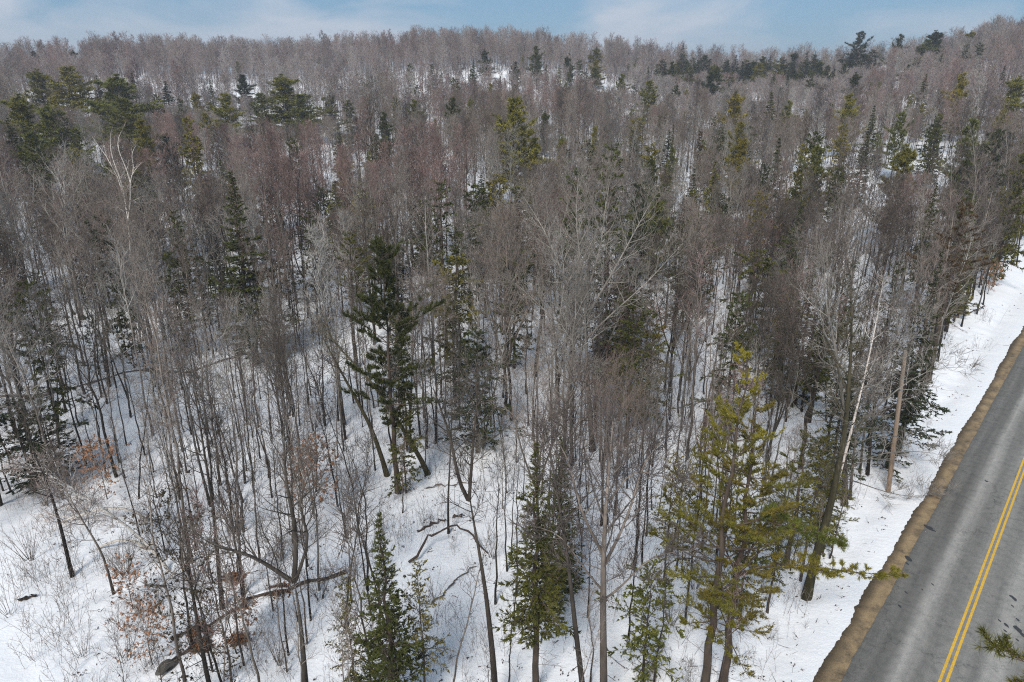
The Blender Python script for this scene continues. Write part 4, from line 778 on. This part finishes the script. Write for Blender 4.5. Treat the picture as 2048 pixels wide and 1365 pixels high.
fallen([(690, 1152), (590, 1180), (500, 1205), (430, 1250), (335, 1290)], .15, 'rotwood', 'long dark rotten trunk lying broken across the lower left snow', 301, branches=26)
fallen([(420, 1272), (380, 1300), (330, 1345)], .15, 'rotwood', 'short broken rotten log at the lower end of the long one', 302)
fallen([(0, 800), (90, 792), (170, 772), (250, 750), (330, 738)], .16, 'logwood', 'long thin fallen trunk crossing the snow at the left edge under the woods', 303, branches=8)
fallen([(290, 745), (380, 748), (500, 705)], .2, 'logwood', 'dark fallen trunk among stems at left, end on with the long thin one', 304, branches=8)
fallen([(820, 1133), (862, 1105), (905, 1090), (945, 1095), (975, 1115)], .085, 'rotwood', 'brown arched sapling trunk bowed over in the snow gap', 305, snow=False, zs=[.1, .9, 1.3, 1.0, .15])
fallen([(835, 1068), (868, 1050), (890, 1042)], .1, 'rotwood', 'short dark log piece in the upper snow gap', 306, snow=False)
fallen([(868, 1210), (910, 1165), (950, 1140)], .05, 'logwood', 'thin broken branch lying in the middle of the snow gap', 307, snow=False, branches=3)
fallen([(905, 1038), (925, 1034)], .07, 'rotwood', 'stubby dark wood piece right of the thin lone trunk', 308, snow=False)
fallen([(1905, 625), (1930, 631), (1948, 628), (1966, 622)], .16, 'rotwood', 'curved dark driftwood like log on the upper snowy verge', 309, zs=[.1, .15, .35, .5])
fallen([(1900, 650), (1935, 668)], .04, 'logwood', 'thin stick on the verge below the curved log', 310, snow=False)
fallen([(855, 978), (890, 976), (952, 968)], .05, 'logwood', 'thin pole lying level above the snow gap', 311, snow=False)
fallen([(1205, 830), (1290, 835)], .07, 'logwood', 'fallen stem deep in the middle of the woods', 312, branches=4)
fallen([(1700, 432), (1860, 430)], .12, 'logwood', 'fallen stem across the snowy clearing at upper right', 313, branches=4)
fallen([(1745, 470), (1850, 495)], .12, 'logwood', 'second fallen stem in the upper right clearing', 314, branches=4)
fallen([(42, 1205), (75, 1198)], .09, 'rotwood', 'short dark log in the open snow corner at lower left', 315, snow=False)
def blob(seed, r, flat, n=3, hard=.25):
    bm_ = bpy.data.meshes.new('b'); import bmesh
    bm = bmesh.new(); bmesh.ops.create_icosphere(bm, subdivisions=n, radius=r); rs = np.random.RandomState(seed); w = rs.normal(0, 1, (6, 3))
    for v in bm.verts:
        q = v.co.normalized(); f = 1 + hard * sum(math.sin(3 * q.dot(Vector(a)) + i) for i, a in enumerate(w)) / 3; v.co = v.co * f; v.co.z *= flat
    me = bpy.data.meshes.new('blob'); bm.to_mesh(me); bm.free(); return me
for i, (bx, by, r, lab) in enumerate([(468, 1162, .45, 'rust brown heap of leaves on bare ground above the rotten trunk'), (560, 1190, .5, 'leaf heap against the middle of the rotten trunk'), (400, 1270, .5, 'leaf heap beside the short broken log'), (405, 1302, .45, 'mossy leaf heap under the half dead hemlock'), (475, 1290, .4, 'dark leaf patch right of the half dead hemlock')]):
    p = ground(bx, by); rs = np.random.RandomState(i); mb = MB(); n = 420
    q = rs.normal(0, .5, (n, 3)) * [r * 1.3, r, .05]; q[:, 2] = .05 + np.abs(q[:, 2]) + .16 * np.exp(-(q[:, 0] ** 2 + q[:, 1] ** 2) / (r * r) * 1.5)
    blades(mb, rs, q, np.array([[0, 0, .1]]), .16, .13, .8); o = obj('leaf_heap', mb.mesh('leaf_heap', [M['litter']])); o.location = P3(p); setp(o, lab, 'leaf heap', kind='thing')
p = ground(333, 1345); me = blob(4, .36, .7, 4, .8); me.materials.append(M['stone']); o = obj('boulder', me); o.location = (p[0], p[1], p[2] + .15); setp(o, 'round dark boulder at the bottom left beside the broken log', 'boulder')
o2 = blob(5, .4, .35); o2.materials.append(M['cap']); 
# small debris on the snow
rs = np.random.RandomState(21); n = 3000; pts = []
while len(pts) < n:
    y = rs.uniform(20, 95); x = rs.uniform(-.8, .8) * y
    if road_off(x, y) < -5.3 and rs.uniform() < min(1, (45 / math.hypot(x, y)) ** 1.2): pts.append((x, y))
pts = np.array(pts); z = terrain(pts[:, 0], pts[:, 1]); pos = np.stack([pts[:, 0], pts[:, 1], z + .03], -1)
a = rs.uniform(0, 6.28, n); d = np.stack([np.cos(a), np.sin(a), rs.normal(.05, .15, n)], -1); ln = rs.exponential(.3, n) + .08
mb = MB(); tubes(mb, grow(rs, pos, d, np.minimum(ln, 1.6), 2, 0, .2), (.006 + .018 * rs.uniform(0, 1, n) ** 3)[:, None] * np.array([[1, .9, .5]]), 3, .5)
blades(mb, rs, np.repeat(pos[:1300], 4, 0) + rs.normal(0, .09, (5200, 3)) * [1, 1, .12], np.array([[1., 0, .1]]), .11, .09, 1.0)
o = obj('forest_debris', mb.mesh('forest_debris', [M['rotwood']])); setp(o, 'scattered fallen twigs and dead leaves on the snow', kind='stuff')

# ------------------------------------------------------------------ the wood itself
def gp(px, py): q = ground(px, py); return q[0], q[1]
CLEAR = [(*gp(120, 1260), 6.5), (*gp(40, 1190), 6), (*gp(60, 1340), 7), (*gp(200, 1340), 3.5), (*gp(890, 1130), 3.2), (*gp(900, 1230), 2.6), (*gp(890, 1010), 3.0), (*gp(900, 1330), 2.0), (*gp(1790, 400), 17), (*gp(1740, 450), 12), (*gp(1860, 350), 14), (*gp(40, 700), 7), (*gp(300, 1350), 1.8), (*gp(640, 730), 4), (*gp(1500, 1250), 4), (*gp(1580, 1300), 5)]
CLEAR += [(HOUSE[0], HOUSE[1], 9), (HOUSE[0] - 2, HOUSE[1] - 16, 8)]
def treeline(y, x):
    """how far left of the road centre the wood starts"""
    return -np.minimum(7.0 + .035 * np.clip(np.hypot(x, y) - 35, 0, 400), 10.2)
rs = np.random.RandomState(77)
def scatter(r0, r1, cell, keep):
    nxx = int(2 * r1 / cell); out = []
    gx_, gy_ = np.meshgrid(np.arange(-r1, r1, cell), np.arange(0, r1, cell)); gx_ = gx_.ravel() + rs.uniform(-.5, .5, gx_.size) * cell; gy_ = gy_.ravel() + rs.uniform(-.5, .5, gy_.size) * cell
    r = np.hypot(gx_, gy_); az = np.degrees(np.arctan2(gx_, gy_)); off = road_off(gx_, gy_)
    m = (r > r0) & (r <= r1) & (np.abs(az) < 47) & (gy_ > 22)
    m &= (off < treeline(gy_, gx_)) | ((off > 16) & (r > 60))
    for cx, cy, cr in CLEAR: m &= np.hypot(gx_ - cx, gy_ - cy) > cr
    cl = np.sin(gx_ * .11 + 2 * np.sin(gy_ * .05)) * np.sin(gy_ * .13 + 1.5 * np.sin(gx_ * .07))
    m &= rs.uniform(0, 1, m.size) < keep(r, az, cl)
    return gx_[m], gy_[m]
ax, ay = scatter(20, 125, 2.1, lambda r, az, cl: np.where(r > 75, .56, .47) + .2 * cl)
sx_, sy_ = scatter(21, 60, 2.3, lambda r, az, cl: np.where((az < 20) & (r > 25), .62, .3) + .2 * cl)
NS = len(ax); ax = np.concatenate([ax, sx_]); ay = np.concatenate([ay, sy_])
bx_, by_ = scatter(125, 215, 3.35, lambda r, az, cl: .72 + .25 * cl)
cx_, cy_ = scatter(215, 450, 3.9, lambda r, az, cl: (.95 + .3 * cl) * np.where((r > 268) & (r < 345) & (az < 9), .3, 1))
def cap_height(x, y, z, H):
    """keep the evergreens seen in the photograph in the open: lower stems stand in front of them"""
    r = math.hypot(x, y); b = proj((x, y, z)); t = proj((x, y, z + H))
    if b is None or t is None: return H
    for (px, py, w, rr, near) in VIEW:
        if r < rr - 2 and abs(t[0] - px) < w * 1.0 + 2.2 / r * FPX * .6:
            lim = py + (w * (3.2 if w > 60 else 2.0) if near else w * (2.6 if w < 40 else 1.75))
            if t[1] < lim and b[1] > lim:
                H = H * (b[1] - lim) / (b[1] - t[1]); t = proj((x, y, z + H))
            elif b[1] <= lim and t[1] < lim and r > rr - (25 if w < 30 else 7): H = 0
        if H < 4: return 0
    return H
VIEW.append((236, 262, 50, 66, True)); VIEW.append((205, 290, 30, 66, True))
cand = []
for k_, (x, y) in enumerate(zip(ax, ay)):
    r = math.hypot(x, y); u = rs.uniform() if k_ < NS else 0
    lowleft = proj((x, y, 0)); px_, py_, _ = lowleft if lowleft else (0, 0, 0)
    small = u < (.6 if r < 60 else .35)
    if r < 45 and px_ < 500: small = u < .7
    if r < 33: small = u < .8
    H = rs.uniform(5, 10.5) if small else rs.uniform(11.5, 18)
    if small and rs.uniform() < .4: H *= 1.3
    if r < 40 and not small: H = min(H, rs.uniform(10, 14))
    z = tz(x, y)
    H = cap_height(x, y, z, H)
    if H == 0: continue
    pr = proj((x, y, z + H * .6))
    inview = pr is not None and -60 < pr[0] < 2110 and -30 < pr[1] < 1440
    cand.append((H / (pr[2] if pr else 99) * (1 if inview else .01), x, y, z, H, small, r))
REDC = ground(690, 520)
cand.sort(reverse=True)
IND = 280; indiv = cand[:IND]; rest = cand[IND:]
TONES = ['grey', 'brown', 'pale', 'red', 'dark']
for (_, x, y, z, H, small, r) in indiv:
    pool = (SAP if rs.uniform() < .2 else POLE) if small else (POLE if rs.uniform() < .3 else NEAR); pr_ = pool[rs.randint(len(pool))]
    tn = rs.choice(TONES, p=[.34, .29, .09, .06, .22])
    if small and tn in ('pale', 'red', 'grey') and rs.uniform() < .7: tn = rs.choice(['dark', 'brown'])
    if math.hypot(x - REDC[0], y - REDC[1]) < 13: tn = 'red'
    place('bare_tree', pr_, (x, y, z), rs.uniform(0, 6.28), H / pr_['H'], [M[tn], M[tn]], 'bare tree', tone={'grey': 'grey', 'brown': 'brown', 'pale': 'pale', 'red': 'reddish', 'dark': 'dark'}[tn], hx=rs.uniform(.85, 1.1))

gv = g.data.vertices; co = np.empty(len(gv) * 3, np.float32); gv.foreach_get('co', co); co = co.reshape(ny, nx, 3)
wr = np.random.RandomState(2)
for e in REG:
    lx, ly = e['loc'][0], e['loc'][1]
    if math.hypot(lx, ly) > 95: continue
    i0, i1 = np.searchsorted(gx, [lx - 1.6, lx + 1.6]); j0, j1 = np.searchsorted(gy, [ly - 1.6, ly + 1.6])
    q = co[j0:j1, i0:i1]; d2 = (q[..., 0] - lx) ** 2 + (q[..., 1] - ly) ** 2; q[..., 2] += -.16 * np.exp(-d2 / .16) + .03 * np.exp(-(np.sqrt(d2) - .9) ** 2 / .08)
gv.foreach_set('co', co.ravel()); g.data.update()

# instanced stuff (only for what lies past the count of individuals)
def gn_stuff(name, stock, P, S, RZ, IX, label):
    me = bpy.data.meshes.new(name); n = len(P); me.vertices.add(n); me.vertices.foreach_set('co', np.asarray(P, np.float32).ravel())
    for an, arr, ty in (('size', S, 'FLOAT'), ('turn', RZ, 'FLOAT')):
        a = me.attributes.new(an, ty, 'POINT'); a.data.foreach_set('value', np.asarray(arr, np.float32))
    a = me.attributes.new('pick', 'INT', 'POINT'); a.data.foreach_set('value', np.asarray(IX, np.int32))
    o = bpy.data.objects.new(name, me); COL.objects.link(o)
    col = bpy.data.collections.new(name + '_stock')
    for i, s_ in enumerate(stock): s_.name = '%s_%02d' % (name, i); col.objects.link(s_)
    ng = bpy.data.node_groups.new(name, 'GeometryNodeTree'); ng.interface.new_socket('Geometry', in_out='INPUT', socket_type='NodeSocketGeometry'); ng.interface.new_socket('Geometry', in_out='OUTPUT', socket_type='NodeSocketGeometry')
    gi = ng.nodes.new('NodeGroupInput'); go = ng.nodes.new('NodeGroupOutput'); ip = ng.nodes.new('GeometryNodeInstanceOnPoints'); ci = ng.nodes.new('GeometryNodeCollectionInfo')
    ci.inputs['Collection'].default_value = col; ci.inputs['Separate Children'].default_value = True; ci.inputs['Reset Children'].default_value = True
    def na(nm, ty): q = ng.nodes.new('GeometryNodeInputNamedAttribute'); q.data_type = ty; q.inputs['Name'].default_value = nm; return q.outputs['Attribute']
    cx = ng.nodes.new('ShaderNodeCombineXYZ'); l = ng.links.new
    l(na('turn', 'FLOAT'), cx.inputs[2]); l(gi.outputs[0], ip.inputs['Points']); l(ci.outputs[0], ip.inputs['Instance']); ip.inputs['Pick Instance'].default_value = True
    l(na('pick', 'INT'), ip.inputs['Instance Index']); l(cx.outputs[0], ip.inputs['Rotation']); l(na('size', 'FLOAT'), ip.inputs['Scale']); l(ip.outputs[0], go.inputs[0])
    md = o.modifiers.new('scatter', 'NODES'); md.node_group = ng; setp(o, label, kind='stuff'); return o
def patch(x, y, far):
    v = math.sin(x * .045 + 1.7 * math.sin(y * .02)) + math.sin(y * .05 + 2 * math.sin(x * .027)); u = rs.uniform(-1.3, 1.3)
    if math.hypot(x - REDC[0], y - REDC[1]) < 20 and rs.uniform() < .7: return 2
    if rs.uniform() < .05 + .12 * (x > 40) * (y > 100): return 4
    v += u
    return 0 if v > 1.1 else 3 if v > .3 else 5 if v > -.4 else 1 if v > -1.5 else 2
pts, S, IX = [], [], []
for (_, x, y, z, H, small, r) in rest: pts.append((x, y, z)); S.append(H / 15); IX.append(6 + rs.randint(3) if small else patch(x, y, 0))
for x, y in zip(bx_, by_):
    z = tz(x, y); H = cap_height(x, y, z, 15 * rs.uniform(.5, 1.25))
    if H: pts.append((x, y, z)); S.append(H / 15); IX.append(patch(x, y, 0))
gn_stuff('middle_woodland', MIDS, pts, S, rs.uniform(0, 6.28, len(S)), IX, 'grey brown mass of leafless trees filling the middle distance')
pts, S, IX = [], [], []
for x, y in zip(cx_, cy_):
    z = tz(x, y); H = cap_height(x, y, z, 14 * rs.uniform(.5, 1.2))
    if H: pts.append((x, y, z)); S.append(H / 14); IX.append(patch(x, y, 1))
gn_stuff('hillside_woodland', FARS, pts, S, rs.uniform(0, 6.28, len(S)), IX, 'leafless hardwood forest covering the hill up to the skyline')
# weeds and seedlings through the snow
stock = []
for pr_ in (SHR[1], SHR[2]):
    (a1, m1), (a2, m2_) = pr_['parts']; stock.append(bpy.data.objects.new('w', m2_)); stock.append(bpy.data.objects.new('w', m1))
wm_ = []
for sd_ in (5, 6, 7):
    r_ = np.random.RandomState(sd_); n = 14; mb = MB(); pos = np.stack([r_.normal(0, .5, n), r_.normal(0, .5, n), np.full(n, -.05)], -1)
    B = grow(r_, pos, r_.normal(0, .22, (n, 3)) + [0, 0, 1], r_.uniform(.4, 1.9, n), 4, .03, .09); tubes(mb, B, .008 * np.array([[1, .9, .8, .6, .4]]), 3, .5)
    pi = np.repeat(np.arange(n), 4); p2, t2, _ = sample(B, np.ones((n, 5)), pi, r_.uniform(.4, .98, n * 4)); tubes(mb, grow(r_, p2, around(r_, t2, np.radians(r_.uniform(25, 60, n * 4))), r_.uniform(.12, .45, n * 4), 2, .05, .1), .005, 3, .9)
    wm_.append(stockobj(mb, 'weed', [M['brown']]))
pts = []
while len(pts) < 800:
    y = rs.uniform(18, 110); x = rs.uniform(-.85, .85) * y
    if road_off(x, y) < -6.6 and rs.uniform() < min(1, (40 / math.hypot(x, y))) * (1 if x < -3 else .4): pts.append((x, y, tz(x, y)))
gn_stuff('undergrowth', wm_, pts, rs.uniform(.4, 1.4, len(pts)), rs.uniform(0, 6.28, len(pts)), rs.randint(0, 3, len(pts)), 'thin brown weeds and seedlings standing in the snow')

from mathutils import Matrix, Euler
def add_bough(root, path, tone, seed, n=26, r0=.05, big=1.0, sub=.8):
    """a long limb with side shoots and needles, as a child of its tree"""
    rs = np.random.RandomState(seed); path = np.asarray(path, float); st, fo = MB(), MB(); m = len(path); s_ = np.linspace(0, 1, m); RR_ = r0 * (1 - .85 * s_)
    tubes(st, path[None], RR_[None], 6, .5); t = rs.uniform(.25, .99, n); p, tn, r = sample(path[None], RR_[None], np.zeros(n, int), t)
    side = nrm(np.cross(tn, np.array([[0, 0, 1.]]))) * rs.choice([-1, 1], n)[:, None]
    B = grow(rs, p, tn * .9 + side * rs.uniform(.5, 1.1, (n, 1)) + [0, 0, .1], sub * (1.25 - t) * rs.uniform(.7, 1.3, n) + .12, 4, .03, .08); RB = .012 * big * np.ones((n, 5)); tubes(st, B, RB, 4, .7)
    pi = np.repeat(np.arange(n), 7); p2, t2, _ = sample(B, RB, pi, rs.uniform(.35, 1, len(pi)) * .99); C = grow(rs, p2, t2 + rs.normal(0, .5, t2.shape) + [0, 0, .2], rs.uniform(.08, .25, len(pi)), 2, .1, .1); tubes(st, C, .005, 3, .8)
    for t_ in (.5, .98):
        p3, t3, _ = sample(C, np.ones((len(C), 3)), np.arange(len(C)), np.full(len(C), t_)); p3 = np.repeat(p3, 14, 0); t3 = np.repeat(t3, 14, 0); blades(fo, rs, p3, t3, .17 * min(1, big + .1), .022 * big, .6, .35)
    inv = Matrix.LocRotScale(root.location, root.rotation_euler, root.scale).inverted()
    b1 = obj('bough', st.mesh('bough', [M['conwood']]), root); b1.matrix_parent_inverse = inv
    b2 = obj('needles', fo.mesh('needles', [M[tone]]), b1)
by = ground(1445, 1372)[1]
pine2 = [e for e in REG if e['label'] and e['label'].startswith('second pine trunk')][0]['o']
bp = np.array([plane_pt(x_, y_, by + dy_) for x_, y_, dy_ in ((1462, 1150, 0), (1560, 1128, .4), (1640, 1136, .9), (1720, 1146, 1.4), (1805, 1150, 1.8))]); add_bough(pine2, bp, 'yellowpine', 5, 34, big=1.3)
bp = np.array([plane_pt(x_, y_, by + dy_) for x_, y_, dy_ in ((1440, 1060, 0), (1520, 1040, -.5), (1600, 1060, -.9), (1680, 1085, -1.2))]); add_bough(pine2, bp, 'yellowpine', 7, 26, big=1.3)
base = np.array([9.9, 3.9, 0.]); st, fo = conifer(690, 21.5, 2.3, 'pine', cs=.45, per=5, tw_n=11, big=.7, dens=1.4)
pt = place('pine_tree', proto([('trunk', st.mesh('trunk', [M['conwood']])), ('needles', fo.mesh('needles', [M['spruce']]))], 21.5), base, .4, 1, [M['conwood'], M['pine']], 'pine tree', 'pine poking its top tufts into the bottom right corner over the asphalt', tone='green')
d_ = ray(1996, 1292); tip = d_ * 9.0 + np.array([0, 0, CAMH]); d2_ = ray(2046, 1352); tip2 = d2_ * 8.6 + np.array([0, 0, CAMH])
for q_, sd_ in ((tip, 31), (tip2, 32)):
    a_ = np.array([9.9, 3.9, q_[2] - 1.0]); P_ = np.array([a_ * (1 - u) + q_ * u + np.array([0, 0, .35 * math.sin(u * 3)]) * (1 - u) for u in np.linspace(0, 1, 7)]); add_bough(pt, P_, 'olive', sd_, 13, r0=.03, big=.6, sub=.4)

# ------------------------------------------------------------------ labels
LM = [((1790, 850), 'utility pole'), ((1480, 900), 'big yellow green pine'), ((1060, 1100), 'tall foreground spruce'), ((785, 1180), 'lowest foreground spruce'), ((765, 600), 'tiered pine'), ((480, 500), 'tall dark spruce with a browned tip'),
      ((1170, 500), 'big spreading maple'), ((240, 400), 'forked white birch'), ((900, 1120), 'open snow gap'), ((100, 1250), 'open snow corner'), ((80, 880), 'left hemlock clump'), ((1790, 400), 'upper right clearing'), ((630, 960), 'bright orange beech'), ((520, 1200), 'long rotten trunk'),
      ((470, 1000), 'willow shrub'), ((1925, 600), 'curved verge log'), ((1030, 270), 'yellow green mid distance pine'), ((568, 200), 'big rounded pine at upper left'), ((1725, 90), 'tallest skyline pine'), ((1785, 135), 'snow roofed house'), ((1368, 90), 'lone skyline spruce'), ((200, 200), 'group of tall pines at upper left'), ((1210, 1150), 'thick grey maple at the bottom'), ((955, 780), 'drooping middle hemlock'), ((1700, 880), 'leaning white birch'), ((640, 620), 'pale whitish tree'), ((1290, 740), 'olive hemlock'), ((712, 160), 'narrow spruce on the snowy slope')]
used = {}
for e in REG: 
    if e['label']: used[e['label']] = 1
need = [e for e in REG if not e['label']]
def rel(e, k):
    q = proj(e['loc'] + np.array([0, 0, e['H'] * .6])) or (0, 0, 0)
    ds = sorted((math.hypot(q[0] - a, (q[1] - b) * 1.3), a, b, nm) for (a, b), nm in LM)
    _, a, b, nm = ds[k]; dx, dy = q[0] - a, q[1] - b
    if abs(dx) > abs(dy) * 1.2: w = 'left of' if dx < 0 else 'right of'
    else: w = 'above' if dy < 0 else 'below'
    if _ < 45: w = 'close by'
    elif _ > 170: w = {'left of': 'well left of', 'right of': 'well right of', 'above': 'well above', 'below': 'well below'}[w]
    return w + ' the ' + nm, q
for e in need:
    e['size'] = 'tall' if e['H'] > 15 else 'short' if e['H'] < 8 else 'mid height'
    nm = e['cat']; base = ' '.join(x for x in (e['size'], e['tone'], e['shape'], nm) if x)
    r0_, q = rel(e, 0); lab = base + ' ' + r0_; e['q'] = q
    if len(lab.split()) > 16: base = ' '.join(x for x in (e['tone'], nm) if x); lab = base + ' ' + r0_
    if lab in used:
        r1_, _q = rel(e, 1); r2_, _q = rel(e, 2); b2 = ' '.join(x for x in (e['tone'], nm) if x); b3 = ' '.join(x for x in (e['size'], e['tone'], nm) if x)
        alts = [a + ' ' + x for a in (base, b3, b2, nm) for x in (r0_ + ' and ' + r1_, r1_, r0_ + ' and ' + r2_, r1_ + ' and ' + r2_, r2_)]
        alts = [a for a in alts if len(a.split()) <= 16]; lab = next((a for a in alts if a not in used), alts[0])
    used[lab] = used.get(lab, 0) + 1; e['label'] = lab; e['o']['label'] = lab
for e in REG:
    g_ = {'bare tree': 'bare trees of the near wood', 'spruce tree': 'spruces among the bare trees', 'pine tree': 'pines among the bare trees', 'hemlock tree': 'hemlocks among the bare trees', 'birch tree': 'white birches', 'sapling': 'saplings keeping dry leaves', 'shrub': 'shrubs in the snow'}.get(e['cat'])
    if g_: e['o']['group'] = g_
print('indiv', len(indiv), 'rest', len(rest), 'mid', len(bx_), 'far', len(cx_), 'dups', sum(1 for v in used.values() if v > 1))

# ------------------------------------------------------------------ air
bm_ = MB(); v, f = boxm((0, 0, 5), (5200, 5200, 180)); bm_.add(v, f, 0); hz = bm_.mesh('haze', [], False)
m = bpy.data.materials.new('pale air'); m.use_nodes = True; nt = m.node_tree; nt.nodes.clear(); o_ = nt.nodes.new('ShaderNodeOutputMaterial'); pv = nt.nodes.new('ShaderNodeVolumePrincipled')
pv.inputs['Density'].default_value = HAZE; pv.inputs['Color'].default_value = (.86, .90, .97, 1); pv.inputs['Anisotropy'].default_value = .2; nt.links.new(pv.outputs[0], o_.inputs['Volume'])
hz.materials.append(m); ho = obj('haze', hz); setp(ho, 'thin pale air between the camera and the far hill', kind='stuff')
